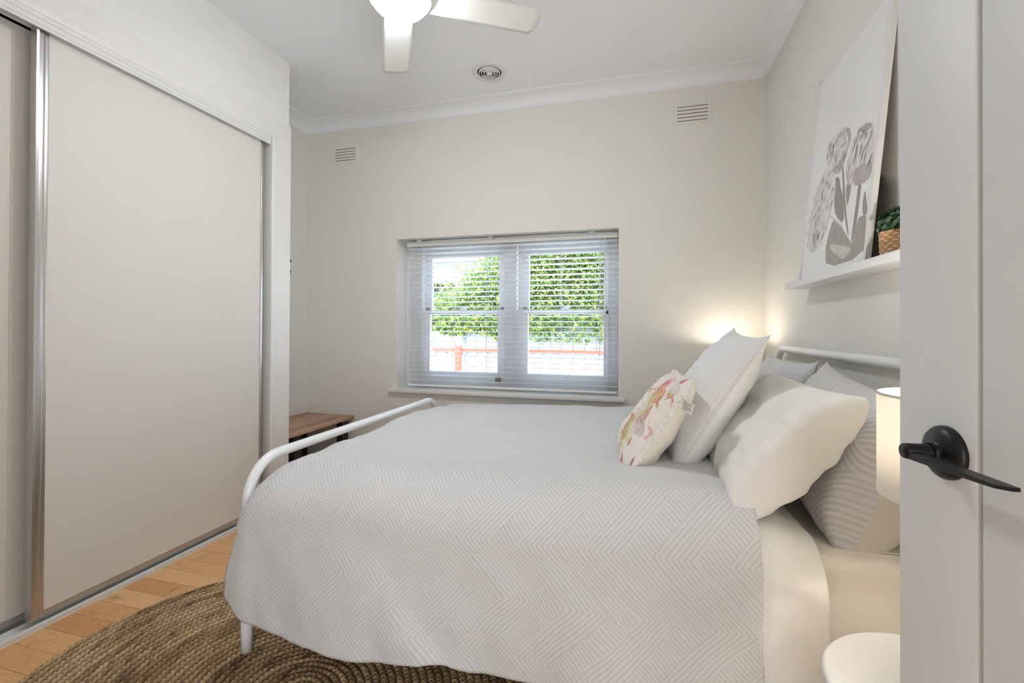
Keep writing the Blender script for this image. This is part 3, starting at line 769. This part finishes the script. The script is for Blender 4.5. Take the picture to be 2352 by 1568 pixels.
# white pillows leaning in front of them
o, _ = pillow('pillow', 0.395, 0.69, 0.15, (0.250, 1.585, 0.640), math.radians(42), mats=[M_cotton], blunt=True, seed=8, pin=0.06, ear=0.03, wr=0.007)
tag(o, 'plain white pillow leaning in front, open pillowcase end facing the lamp', 'pillow', 'plain white pillows')
o, _ = pillow('pillow', 0.36, 0.62, 0.15, (0.30, 2.33, 0.640), math.radians(38), mats=[M_cotton], seed=9, pin=0.06)
tag(o, 'plain white pillow mostly hidden behind the waffle cushion', 'pillow', 'plain white pillows')
# waffle euro cushion
o, eloc = pillow('waffle_cushion', 0.512, 0.66, 0.185, (0.133, 1.845, 0.648), math.radians(30.5), roll=math.radians(-2.5), yawd=-0.02, mats=[M_waffle, M_cotton], seed=12, pin=0.09, ear=0.03, sag=0.45, q=0.55, p=2.6)
tag(o, 'large white waffle-weave cushion propped against the white pillows', 'cushion')

# floral cushion with fringed ends
def floral_cushion():
    rg = np.random.default_rng(5)
    strokes = []
    def S(x, y, a, rx, ry, rgb, st=0.8): strokes.append((x, -0.62+(y+0.35)*0.8, a, rx, ry*0.8, np.array(srgb(*rgb)[:3]), st))
    S(0.15, -0.1, 0.3, 0.5, 0.45, (226, 214, 208), .6); S(-0.5, -0.2, 0.3, 0.35, 0.45, (230, 220, 196), .7); S(0.55, -0.2, 0.8, 0.4, 0.2, (228, 160, 172), .8)
    S(0.05, -0.45, 1.3, 0.10, 0.24, (196, 96, 104), .9); S(0.02, -0.40, 1.2, 0.17, 0.32, (216, 158, 130), .8); S(0.12, -0.25, 1.4, 0.07, 0.35, (206, 204, 140), .7)
    S(0.42, -0.1, 0.6, 0.28, 0.3, (214, 196, 136), .85); S(0.5, -0.45, 0.7, 0.18, 0.07, (206, 140, 106), .9); S(0.66, 0.0, 0.4, 0.30, 0.09, (222, 140, 160), .8); S(0.34, -0.55, 1.0, 0.16, 0.05, (190, 140, 70), .9)
    S(-0.35, 0.25, 0.2, 0.28, 0.3, (206, 128, 92), .7); S(-0.42, 0.0, 0.2, 0.3, 0.22, (200, 186, 120), .85); S(-0.75, -0.2, 0.4, 0.10, 0.12, (204, 186, 150), .9); S(-0.86, -0.5, 0.4, 0.12, 0.08, (200, 100, 70), .9)
    S(0.75, -0.55, 0.9, 0.25, 0.15, (214, 210, 210), .7); S(-0.18, -0.5, 0.9, 0.25, 0.2, (206, 196, 196), .7); S(0.9, -0.6, 0.3, 0.08, 0.1, (196, 90, 120), .9)
    for i in range(190):
        pal = [(206, 128, 92), (190, 110, 80), (206, 196, 130), (222, 160, 170), (196, 170, 90), (216, 210, 208), (170, 90, 70)]
        cx, cy = rg.uniform(-.95, .95), rg.uniform(-.9, 1.2)
        if -0.65 < cx < -0.2: c = pal[rg.integers(0, 3)]
        elif 0.2 < cx < 0.6: c = pal[rg.integers(1, 5)]
        else: c = pal[rg.integers(2, 7)]
        S(cx, cy, rg.uniform(0, 3.1), rg.uniform(.03, .14), rg.uniform(.012, .04), c, rg.uniform(.4, .9))
    def colfun(U, V):
        c = np.broadcast_to(np.array(srgb(240, 232, 226)[:3]), U.shape+(3,)).copy()
        wx = 0.05*fbm(U*6, V*6, 40); wy = 0.05*fbm(U*6, V*6, 41)
        for x, y, a, rx, ry, rgb, st in strokes:
            dx = U+wx-x; dy = (V+wy-y)*1.35; r = np.sqrt(((dx*math.cos(a)+dy*math.sin(a))/rx)**2+((-dx*math.sin(a)+dy*math.cos(a))/ry)**2)
            k = (1-sstep(0.75, 1.0, r))*min(1.0, st*1.3)*(0.72+0.28*sstep(0.3, 0.9, r)); c = c*(1-k[..., None])+rgb*k[..., None]
        return c
    W, L = 0.36, 0.37
    o, loc = pillow('floral_cushion', W, L, 0.13, (-0.035, 1.61, 0.648), math.radians(33), yawd=0.06, mats=[M_floral, M_fringe], seed=15, pin=0.06, N=120, colfun=colfun, sag=0.3, wr=0.004)
    tag(o, 'small floral cushion in pink and ochre with cream fringed ends', 'cushion')
    for sgn in (-1, 1):
        b = MB(); N_ = 92
        for row in range(2):
            for i in range(N_):
                x = -W/2*0.97+W*0.97*(i+0.5*row+random.uniform(-.15, .15))/N_; e = 0.945+0.03*abs(x/(W/2))**2
                y = sgn*L/2*(e-0.02); ln = random.uniform(0.026, 0.036)-0.006*row; dx = random.uniform(-0.004, 0.004)-0.004; dz = random.uniform(-0.002, 0.003) + 0.004*row
                p = [loc(x, y, 0.006+0.003*row), loc(x+dx*0.4, y+sgn*ln*0.5, 0.004+dz), loc(x+dx, y+sgn*ln, dz)]
                b.tube(p, [0.0026, 0.0026, 0.0015], None, 6)
        b.build('fringe', M_tassel, o)
    # sewn-in care label on the near upper end
    b = MB(); p0 = loc(0.085, -L/2*0.95, -0.012); ux = Vector((0.10, -0.92, -0.25)).normalized(); uz = Vector((-0.2, -0.2, 0.95)).normalized()
    ux = Vector((0.55, -0.55, -0.25)).normalized(); uz = (Vector((0, 0, 1)) - ux*ux.z).normalized(); nn = ux.cross(uz)
    q = [p0, p0+ux*0.042, p0+ux*0.042+uz*0.034, p0+uz*0.034]
    b.add([v[:] for v in q]+[(v+nn*0.0006)[:] for v in q], [(0, 1, 2, 3), (7, 6, 5, 4), (0, 4, 5, 1), (1, 5, 6, 2), (2, 6, 7, 3), (3, 7, 4, 0)])
    lb = b.build('care_label', M_cotton, o); lb['label'] = 'small white sewn-in label'
    b = MB()
    for i in range(6):
        z = 0.006+i*0.0042; xl = 0.030 if i % 3 else 0.018
        for off in (-0.0006, 0.0012):
            a = [p0+ux*0.006+uz*z+nn*off, p0+ux*(0.006+xl)+uz*z+nn*off, p0+ux*(0.006+xl)+uz*(z+0.0016)+nn*off, p0+ux*0.006+uz*(z+0.0016)+nn*off]
            b.add([v[:] for v in a], [(0, 1, 2, 3)])
    b.build('label_print', M_slot, lb)
floral_cushion()

# ------------------------------------------------------------------ picture ledge, framed print, plant
def ledge():
    b = MB().box((0.690, 1.4005, 1.2925), (XR-0.0005, 2.4175, 1.304)); b.box((0.681, 1.40, 1.292), (0.6905, 2.418, 1.3185), None, 0.001)
    t = b.build('picture_ledge', M_white); tag(t, 'white narrow picture ledge on the wall above the pillows', 'shelf')
ledge()
def picture():
    P0 = Vector((0.6955, 2.2875, 1.3045)); w = Vector((0.0951, 0, 0.99547)); n = Vector((-0.99547, 0, 0.0951)); y = Vector((0, -1, 0))
    Wd, Hg = 0.611, 0.893
    t = thing('framed_print', 'large white-framed tulip print leaning on the picture ledge', 'picture', P0[:])
    def L(a, h, o): return (P0+y*a+w*h+n*(o-0.0))[:]
    def slab(mb, a0, a1, h0, h1, o0, o1, m=None):
        v = [L(a0, h0, o0), L(a1, h0, o0), L(a1, h1, o0), L(a0, h1, o0), L(a0, h0, o1), L(a1, h0, o1), L(a1, h1, o1), L(a0, h1, o1)]
        mb.add(v, [(0, 1, 2, 3), (7, 6, 5, 4), (0, 4, 5, 1), (1, 5, 6, 2), (2, 6, 7, 3), (3, 7, 4, 0)], m)
    fr = MB(); k = 0.014
    slab(fr, 0, k, 0, Hg, -0.016, 0.0); slab(fr, Wd-k, Wd, 0, Hg, -0.016, 0.0); slab(fr, 0, Wd, 0, k, -0.016, 0.0); slab(fr, 0, Wd, Hg-k, Hg, -0.016, 0.0)
    fr.build('picture_frame', M_frame, t)
    bk = MB(); slab(bk, k, Wd-k, k, Hg-k, -0.0155, -0.0135); bk.build('backing_board', M_brownback, t)
    paper = NT('print_paper', srgb(247, 248, 251), 0.6, 0, 0.3); paper.b.inputs['Coat Weight'].default_value = 1.0; paper.b.inputs['Coat Roughness'].default_value = 0.03
    def ink(name, c1, c2, sc=14):
        q = NT(name, rough=0.6, spec=0.3); nz = q.noise(q.coords('Object', (sc, sc, sc*0.45)), 3.0, 5, 0.6); q.color(q.ramp(nz, [(0.30, srgb(*c1)), (0.46, srgb(*[int(a*0.3+b*0.7) for a, b in zip(c1, c2)])), (0.66, srgb(*c2))]))
        q.b.inputs['Coat Weight'].default_value = 1.0; q.b.inputs['Coat Roughness'].default_value = 0.03; return q.m
    I_pet = ink('ink_petal', (196, 190, 188), (246, 244, 245), 26); I_slit = ink('ink_slit', (118, 110, 108), (160, 152, 150), 20); I_pet2 = ink('ink_petal_light', (196, 188, 194), (244, 242, 246), 16); I_sh = ink('ink_petal_shade', (158, 148, 147), (196, 188, 190)); I_leaf = ink('ink_leaf', (142, 139, 134), (166, 163, 158)); I_leafd = ink('ink_leaf_dark', (126, 123, 120), (150, 147, 143)); I_tip = ink('ink_leaf_tip', (190, 188, 182), (214, 212, 206))
    sh = MB(); slab(sh, k, Wd-k, k, Hg-k, -0.0135, -0.0060, paper.m); po = sh.build('print_sheet', paper.m, t)
    polys = [(I_leafd, [(0.274, 0.382), (0.317, 0.377), (0.345, 0.32), (0.377, 0.281), (0.41, 0.172), (0.32, 0.227), (0.295, 0.282), (0.297, 0.335)]),
        (I_leafd, [(0.388, 0.333), (0.435, 0.314), (0.428, 0.267), (0.418, 0.232), (0.396, 0.284)]),
        (I_leaf, [(0.3, 0.223), (0.359, 0.196), (0.48, 0.096), (0.497, 0.097), (0.513, 0.173), (0.545, 0.176), (0.572, 0.17), (0.579, 0.12), (0.581, 0.034), (0.285, 0.034), (0.257, 0.115), (0.27, 0.149)]),
        (I_leafd, [(0.542, 0.262), (0.564, 0.217), (0.575, 0.188), (0.571, 0.17), (0.545, 0.176), (0.535, 0.214), (0.538, 0.244)]),
        (I_leafd, [(0.328, 0.415), (0.345, 0.41), (0.41, 0.226), (0.459, 0.125), (0.443, 0.132), (0.386, 0.245)]),
        (I_leafd, [(0.488, 0.31), (0.512, 0.31), (0.511, 0.181), (0.497, 0.097), (0.478, 0.101), (0.485, 0.199)]),
        (I_tip, [(0.26, 0.246), (0.359, 0.196), (0.413, 0.159), (0.397, 0.166), (0.314, 0.211), (0.263, 0.236)]),
        (I_tip, [(0.293, 0.126), (0.403, 0.102), (0.488, 0.079), (0.482, 0.068), (0.432, 0.045), (0.382, 0.068), (0.311, 0.101)]),
        (I_pet, [(0.358, 0.551), (0.389, 0.5), (0.371, 0.461), (0.35, 0.426), (0.329, 0.39), (0.281, 0.395), (0.186, 0.454), (0.15, 0.522), (0.192, 0.562), (0.252, 0.565), (0.316, 0.561)]),
        (I_sh, [(0.371, 0.455), (0.352, 0.424), (0.329, 0.39), (0.281, 0.395), (0.225, 0.43), (0.29, 0.43)]),
        (I_sh, [(0.352, 0.55), (0.389, 0.5), (0.371, 0.461), (0.365, 0.50), (0.34, 0.53)]),
        (I_pet2, [(0.502, 0.503), (0.552, 0.475), (0.572, 0.403), (0.573, 0.346), (0.574, 0.294), (0.52, 0.284), (0.448, 0.3), (0.39, 0.328), (0.37, 0.385), (0.379, 0.445), (0.43, 0.484), (0.452, 0.503)]),
        (I_sh, [(0.424, 0.359), (0.519, 0.358), (0.573, 0.346), (0.574, 0.294), (0.52, 0.284), (0.448, 0.3)]),
        (I_sh, [(0.37, 0.385), (0.40, 0.36), (0.42, 0.315), (0.39, 0.328)]),
        (I_sh, [(0.445, 0.497), (0.51, 0.497), (0.548, 0.468), (0.50, 0.462), (0.47, 0.478)]),
        (I_pet, [(0.174, 0.456), (0.248, 0.417), (0.294, 0.367), (0.292, 0.291), (0.26, 0.246), (0.236, 0.169), (0.206, 0.147), (0.14, 0.115), (0.051, 0.14), (0.037, 0.208), (0.05, 0.307), (0.081, 0.384), (0.127, 0.429)]),
        (I_pet2, [(0.10, 0.30), (0.15, 0.29), (0.17, 0.20), (0.13, 0.14), (0.08, 0.17), (0.07, 0.24)]),
        (I_pet2, [(0.18, 0.42), (0.24, 0.39), (0.26, 0.31), (0.22, 0.27), (0.18, 0.33)])]
    pr = MB()
    def smooth(poly, it=2):
        for _ in range(it):
            q = []
            for i in range(len(poly)):
                a, b2 = poly[i], poly[(i+1) % len(poly)]
                q += [(a[0]*.75+b2[0]*.25, a[1]*.75+b2[1]*.25), (a[0]*.25+b2[0]*.75, a[1]*.25+b2[1]*.75)]
            poly = q
        return poly
    def ragged(poly, sd):
        rg = random.Random(sd); q = []
        for k in range(len(poly)):
            a, b2 = poly[k], poly[(k+1) % len(poly)]
            q += [a, ((a[0]+b2[0])/2+rg.uniform(-.006, .006), (a[1]+b2[1])/2+rg.uniform(-.006, .006))]
        return q
    def inside(p, poly):
        c = False; n = len(poly)
        for k in range(n):
            a, b2 = poly[k], poly[(k+1) % n]
            if (a[1] > p[1]) != (b2[1] > p[1]) and p[0] < (b2[0]-a[0])*(p[1]-a[1])/(b2[1]-a[1])+a[0]: c = not c
        return c
    def ruffle(base, n, ang, lo, hi, sd, mats, wmin=.0022, wmax=.0055, lim=(0.0, 1.0)):
        rg = random.Random(sd); xs = [q[0] for q in base]; ys = [q[1] for q in base]; out = []
        while len(out) < n:
            x, y = rg.uniform(min(xs), max(xs)), rg.uniform(min(ys)+(max(ys)-min(ys))*lim[0], min(ys)+(max(ys)-min(ys))*lim[1])
            if not inside((x, y), base): continue
            a = ang+rg.uniform(-.35, .35); ln = rg.uniform(lo, hi); w = rg.uniform(wmin, wmax); cv = rg.uniform(-.25, .25)*ln
            d = (math.cos(a), math.sin(a)); q = (-d[1], d[0])
            pts = []
            for t, ww in ((0, 0), (.3, .8), (.6, 1), (.85, .6), (1, 0), (.8, -.3), (.5, -.45), (.25, -.3)):
                o_ = ww*w+cv*4*t*(1-t)*.5; pts.append((x+d[0]*ln*(t-.5)+q[0]*o_, y+d[1]*ln*(t-.5)+q[1]*o_))
            if all(inside(p, base) for p in pts): out.append((rg.choice(mats), pts))
        return out
    fA, fB, fC = polys[8][1], polys[11][1], polys[15][1]
    polys = polys + ruffle(fA, 46, 1.0, .012, .045, 1, [I_slit, I_sh, I_pet2, I_sh]) + ruffle(fC, 60, 1.15, .015, .055, 2, [I_sh, I_pet2, I_slit, I_sh]) + ruffle(fB, 14, .9, .010, .03, 3, [I_slit, I_sh], lim=(.72, 1.0)) + ruffle(fB, 10, 1.2, .04, .09, 4, [I_pet], .006, .014, (.25, .8))
    for i, (m, poly) in enumerate(polys):
        poly = ragged(smooth(poly, 2), i) if m in (I_pet, I_pet2) and i < 18 else smooth(poly, 1); bm = bmesh.new()
        vs_ = [bm.verts.new(L(a, h, -0.0059+0.00003*i)) for a, h in poly]; f = bm.faces.new(vs_); bmesh.ops.triangulate(bm, faces=[f]); pr.bm(bm, m)
    o = pr.build('tulip_artwork', I_pet, po); o['label'] = 'three pale grey tulips printed in monochrome'
picture()
def plant():
    c = (0.742, 1.585, 1.3045)
    t = thing('potted_plant', 'small leafy green plant in a woven basket on the ledge', 'plant', c)
    # woven basket
    H_, nz, na = 0.088, 66, 128
    r0, r1 = 0.036, 0.040
    zz = np.linspace(0, H_, nz); an = np.linspace(0, 2*PI, na+1); Zg, A = np.meshgrid(zz, an, indexing='ij')
    rows = Zg/0.0088; rid = np.floor(rows); fr = rows-rid
    wv = np.sin(A*11+(rid % 2)*PI); rad = r0+(r1-r0)*Zg/H_+0.0026*np.sin(PI*fr)*(0.6+0.7*wv)
    P = np.stack([c[0]+rad*np.cos(A), c[1]+rad*np.sin(A), c[2]+Zg], -1)
    tone = np.clip(0.35+0.65*np.sin(PI*fr)*(0.6+0.4*wv), 0, 1)[..., None]
    col = np.array(srgb(120, 82, 52)[:3])*(1-tone)+np.array(srgb(222, 182, 142)[:3])*tone
    bk = grid_mesh('woven_basket', P, None, attr_mat('wicker', 0.7), t, None, None, col, flip=False)
    md = bk.modifiers.new('t', 'SOLIDIFY'); md.thickness = 0.003; md.offset = -1
    MB().lathe([(0.0385, 0.078), (0.0001, 0.082)], c, None, 24).build('soil', M_duct, t)
    lf = NT('leaf_green', rough=0.45); nz_ = lf.noise(lf.coords('Object'), 60, 2); lf.color(lf.ramp(nz_, [(0.3, srgb(34, 62, 42)), (0.55, srgb(66, 104, 70)), (0.75, srgb(128, 158, 116))]))
    b = MB(); rg = random.Random(3)
    for i in range(420):
        th = rg.uniform(0, 2*PI); ph = math.acos(rg.uniform(-0.05, 1)); rr = rg.uniform(0.6, 1.0)
        d = Vector((math.sin(ph)*math.cos(th), math.sin(ph)*math.sin(th), math.cos(ph)))
        p = Vector((c[0]-0.004, c[1], c[2]+0.092)) + Vector((d.x*0.046, d.y*0.062, d.z*0.068))*rr
        if p.x > XR-0.006: p.x = XR-0.006
        nrm = (d+Vector((rg.uniform(-.6, .6), rg.uniform(-.6, .6), rg.uniform(-.3, .6)))).normalized(); tx = nrm.orthogonal().normalized()
        tx = (Matrix.Rotation(rg.uniform(0, 6.28), 3, nrm) @ tx); ty = nrm.cross(tx); s_ = rg.uniform(0.0055, 0.0095)
        pts = [(0, -1.1), (0.7, -0.5), (0.85, 0.2), (0.5, 0.85), (0, 1.1), (-0.5, 0.85), (-0.85, 0.2), (-0.7, -0.5)]
        vs_ = [(p+tx*a*s_+ty*b2*s_+nrm*(0.25*s_*abs(a)))[:] for a, b2 in pts]+[p[:]]
        b.add(vs_, [(k, (k+1) % 8, 8) for k in range(8)], None, True)
    b.build('foliage', lf.m, t)
    b = MB()
    for i in range(14):
        a = i*2*PI/14; b.tube([(c[0]+0.008*math.cos(a), c[1]+0.008*math.sin(a), c[2]+0.075), (c[0]+0.022*math.cos(a), c[1]+0.022*math.sin(a), c[2]+0.12)], 0.001, None, 5)
    b.build('stems', lf.m, t)
plant()

# ------------------------------------------------------------------ bedside tables and lamps
M_table = paint('table_white', (224, 222, 219), 0.4)
def side_table(x, y, label):
    t = thing('side_table', label, 'bedside table', (x, y, 0), 'round white bedside tables'); z = 0.48; r = 0.19
    MB().lathe([(0.0001, z-0.024), (r-0.006, z-0.024), (r, z-0.018), (r, z-0.006), (r-0.004, z-0.001), (r-0.008, z), (0.0001, z)], (x, y, 0), None, 72).build('table_top', M_table, t)
    MB().lathe([(0.03, z-0.024), (0.024, z-0.06), (0.022, 0.06), (0.03, 0.02)], (x, y, 0), None, 32).build('pedestal', M_white, t)
    MB().lathe([(0.0001, 0), (0.14, 0), (0.14, 0.010), (0.13, 0.016), (0.03, 0.022), (0.0001, 0.022)], (x, y, 0), None, 48).build('base_disc', M_white, t)
def table_lamp(x, y, label, power):
    z = 0.48; r = 0.112; zb, zt = 0.812, 0.990
    t = thing('table_lamp', label, 'lamp', (x, y, z), 'bedside lamps')
    MB().lathe([(0.0001, 0), (0.055, 0), (0.055, 0.008), (0.045, 0.014), (0.012, 0.018)], (x, y, z), None, 40).build('lamp_base', M_white, t)
    MB().lathe([(0.012, 0.014), (0.05, 0.05), (0.062, 0.11), (0.045, 0.19), (0.014, 0.25), (0.010, 0.34), (0.014, 0.345), (0.014, 0.385), (0.0001, 0.385)], (x, y, z), None, 40).build('lamp_stem', M_white, t)
    sh = MB().lathe([(r, zb), (r, zt), (r-0.0018, zt), (r-0.0018, zb), (r, zb)], (x, y, 0), None, 72).build('lamp_shade', M_shade, t); sh['label'] = 'glowing white linen drum shade'
    MB().lathe([(r+0.0008, zt-0.003), (r+0.0008, zt+0.0012), (r-0.003, zt+0.0012), (r-0.003, zt-0.003), (r+0.0008, zt-0.003)], (x, y, 0), None, 72).build('shade_rim', paint('rim_beige', (206, 198, 188), 0.6), sh)
    b = MB()
    for a in (0, 2*PI/3, 4*PI/3): b.tube([(x+0.016*math.cos(a), y+0.016*math.sin(a), 0.862), (x+(r-0.002)*math.cos(a), y+(r-0.002)*math.sin(a), zt-0.02)], 0.0014, None, 6)
    b.build('shade_carrier', M_white, sh)
    MB().lathe([(0.012, 0.865), (0.014, 0.88), (0.026, 0.905), (0.028, 0.92), (0.022, 0.94), (0.0003, 0.949)], (x, y, 0), None, 24).build('light_bulb', M_bulb, t)
    l = bpy.data.lights.new('lamp_light', 'POINT'); l.energy = power; l.color = (1.0, 0.91, 0.79); l.shadow_soft_size = 0.028
    lo = bpy.data.objects.new('lamp_light', l); C.objects.link(lo); lo.location = (x, y, 0.957); lo.parent = t; lo.matrix_parent_inverse = t.matrix_world.inverted()
side_table(0.520, 0.925, 'round white bedside table beside the bed, half behind the door')
table_lamp(0.528, 0.935, 'lit white drum-shade lamp half hidden by the open door', 7.8)
side_table(0.56, 2.965, 'round white bedside table behind the bed by the back wall')
table_lamp(0.545, 2.975, 'lit drum-shade lamp behind the pillows glowing on the back wall', 1.15)

# ------------------------------------------------------------------ outside the window
def outside():
    struct(MB().box((-9, 3.44, -0.5), (5, 14, -0.42)).build('ground', paint('paving', (205, 200, 190), 0.9, 0.3, 12)))
    struct(MB().box((-3.4, 3.44, -0.45), (1.4, 3.47, 0.6)).build('wall_outside', M_wall))
    FY = 5.5
    t = thing('fence', 'white boarded fence with a red top rail outside the window', 'fence', (-1.5, FY, -0.42))
    m_f = paint('fence_white', (172, 177, 182), 0.6, 0.2, 8); m_red = paint('rail_red', (186, 78, 54), 0.6)
    b = MB(); x = -4.6
    while x < 1.2:
        b.box((x, FY, -0.42), (x+0.134, FY+0.022, 1.19)); x += 0.1385
    b.build('fence_boards', m_f, t)
    MB().box((-4.6, FY+0.022, -0.42), (1.2, FY+0.03, 1.17)).build('fence_backing', M_slot, t)
    MB().box((-4.6, FY-0.065, 0.806), (1.2, FY-0.025, 0.846)).build('rail', m_red, t)
    for px in (-4.05, -2.17, 0.35): MB().box((px-0.035, FY-0.10, -0.42), (px+0.035, FY-0.066, 0.89)).build('post', m_red, t)
    x = -3.35
    while x < 0.2:
        MB().box((x-0.017, FY-0.055, 0.780), (x+0.017, FY-0.001, 0.8055)).build('rail_block', m_f, t); x += 0.1385
    g = thing('garden_light', 'white globe garden light on the red fence post', 'light', (-2.17, FY-0.083, 0.89))
    prof = [(0.02, 0), (0.03, 0.02)]+[(0.055*math.sin(PI*(0.15+0.85*i/10)), 0.075-0.055*math.cos(PI*(0.15+0.85*i/10))) for i in range(11)]
    MB().lathe(prof, (-2.17, FY-0.083, 0.89), None, 24).build('globe', M_white, g)
    # house next door
    h = thing('neighbour_house', 'neighbouring house eave beyond the left fence, pale wall, grey gutter', 'house', (-5.5, 9.6, -0.42))
    MB().box((-8.5, 9.5, -0.42), (-2.9, 12, 2.30)).build('wall', paint('house_cream', (222, 216, 196), 0.7), h)
    MB().box((-8.7, 9.0, 2.445), (-2.6, 9.14, 2.535)).build('gutter', paint('gutter_bluegrey', (92, 104, 118), 0.5), h)
    MB().box((-8.7, 9.14, 2.30), (-2.6, 9.6, 2.43)).build('eave', paint('eave_white', (224, 226, 226), 0.6), h)
    b = MB(); b.add([(-8.7, 9.02, 2.54), (-2.6, 9.02, 2.54), (-2.6, 12.5, 4.0), (-8.7, 12.5, 4.0), (-8.7, 9.02, 2.58), (-2.6, 9.02, 2.58), (-2.6, 12.5, 4.04), (-8.7, 12.5, 4.04)], [(0, 3, 2, 1), (4, 5, 6, 7), (0, 1, 5, 4), (1, 2, 6, 5), (2, 3, 7, 6), (3, 0, 4, 7)])
    b.build('roof', paint('roof_pale', (214, 222, 232), 0.6), h)
    wf = MB().box((-5.2, 9.46, 1.50), (-3.82, 9.52, 2.20)).build('window', M_frame, h); MB().box((-5.14, 9.45, 1.55), (-3.88, 9.465, 2.145)).build('pane', M_duct, wf)
    MB().lathe([(0.03, 2.30), (0.035, 2.44), (0.075, 2.47), (0.06, 2.54), (0.0001, 2.545)], (-3.13, 8.92, 0), None, 16).build('rain_head', M_white, h)
    # leafy shrubs along the fence
    k = NT('shrub_leaf', rough=0.5); nz = k.noise(k.coords('Object'), 14, 3); c = k.ramp(nz, [(0.32, srgb(46, 70, 38)), (0.5, srgb(104, 132, 56)), (0.70, srgb(184, 186, 92))]); k.color(c)
    out = k.t.nodes['Material Output']; tr = k.n('ShaderNodeBsdfTranslucent'); k.l(c, tr.inputs[0]); mx = k.n('ShaderNodeMixShader'); mx.inputs[0].default_value = 0.35
    k.l(k.b.outputs[0], mx.inputs[1]); k.l(tr.outputs[0], mx.inputs[2]); k.l(mx.outputs[0], out.inputs[0])
    bark = paint('bark', (112, 92, 70), 0.9)
    def shrub(x0, x1, n, seed, keep, label):
        rg = random.Random(seed)
        t = thing('shrub', label, 'shrub', ((x0+x1)/2, FY+0.5, -0.42), 'leafy shrubs by the fence')
        b = MB(); cnt = 0
        while cnt < n:
            x = rg.uniform(x0, x1); z = rg.uniform(0.95, 2.75); y = FY+rg.uniform(-0.04, 0.6)
            if not keep(x, z, rg): continue
            if z < 1.27: y = FY+rg.uniform(-0.12, -0.03)
            cnt += 1
            d = Vector((rg.uniform(-1, 1), rg.uniform(-0.7, 0.4), rg.uniform(-1.0, 0.25))).normalized(); nrm = Vector((rg.uniform(-.5, .5), -rg.uniform(0.2, 1), rg.uniform(0.2, 1))); sx = d.cross(nrm).normalized(); ln = rg.uniform(0.035, 0.068); wd = ln*0.17; up = sx.cross(d)
            p = Vector((x, y, z))
            pts = [p, p+d*ln*0.3+sx*wd, p+d*ln*0.65+sx*wd*0.8, p+d*ln-up*0.01, p+d*ln*0.65-sx*wd*0.8, p+d*ln*0.3-sx*wd]
            b.add([q[:] for q in pts], [(0, 1, 2, 3), (0, 3, 4, 5)])
            if cnt % 3 == 0:            # broader inner leaves deeper in the plant
                p = Vector((x+rg.uniform(-.2, .2), FY+rg.uniform(0.35, 0.9), max(z+rg.uniform(-.1, .1), 1.05))); ln *= 1.9; wd = ln*0.34
                pts = [p, p+d*ln*0.3+sx*wd, p+d*ln*0.65+sx*wd*0.8, p+d*ln, p+d*ln*0.65-sx*wd*0.8, p+d*ln*0.3-sx*wd]
                b.add([q[:] for q in pts], [(0, 1, 2, 3), (0, 3, 4, 5)])
        b.build('foliage', k.m, t)
        s_ = MB()
        for i in range(7):
            xx = x0+(x1-x0)*(i+0.5)/7; zt = 1.7 if x0 < -2 else 2.5
            if x0 < -2 and i < 3: zt = 1.25
            s_.tube([(xx, FY+0.25, -0.42), (xx+0.04, FY+0.2, 0.8), (xx-0.03, FY+0.12, zt)], [0.014, 0.011, 0.005], None, 7)
        s_.build('stems', bark, t)
    def kl(x, z, rg):
        u = (x+3.0)/1.4
        top = float(np.interp(x, [-3.0, -2.62, -2.3, -2.08, -1.75, -1.5], [1.45, 1.52, 1.64, 1.88, 2.15, 2.5]))
        bot = 1.12-0.12*u+0.03*math.sin(x*9)
        return bot < z < top+min(0.3, rg.expovariate(9))-0.1
    def kr(x, z, rg):
        bot = 1.10+0.06*math.sin(x*7)
        return z > bot or (z > 0.92 and rg.random() < 0.25)
    shrub(-3.0, -1.55, 9000, 1, kl, 'leafy shrub seen through the left window, thinning towards the house')
    shrub(-1.55, 0.25, 24000, 2, kr, 'dense leafy shrub filling the right window above the fence')
outside()
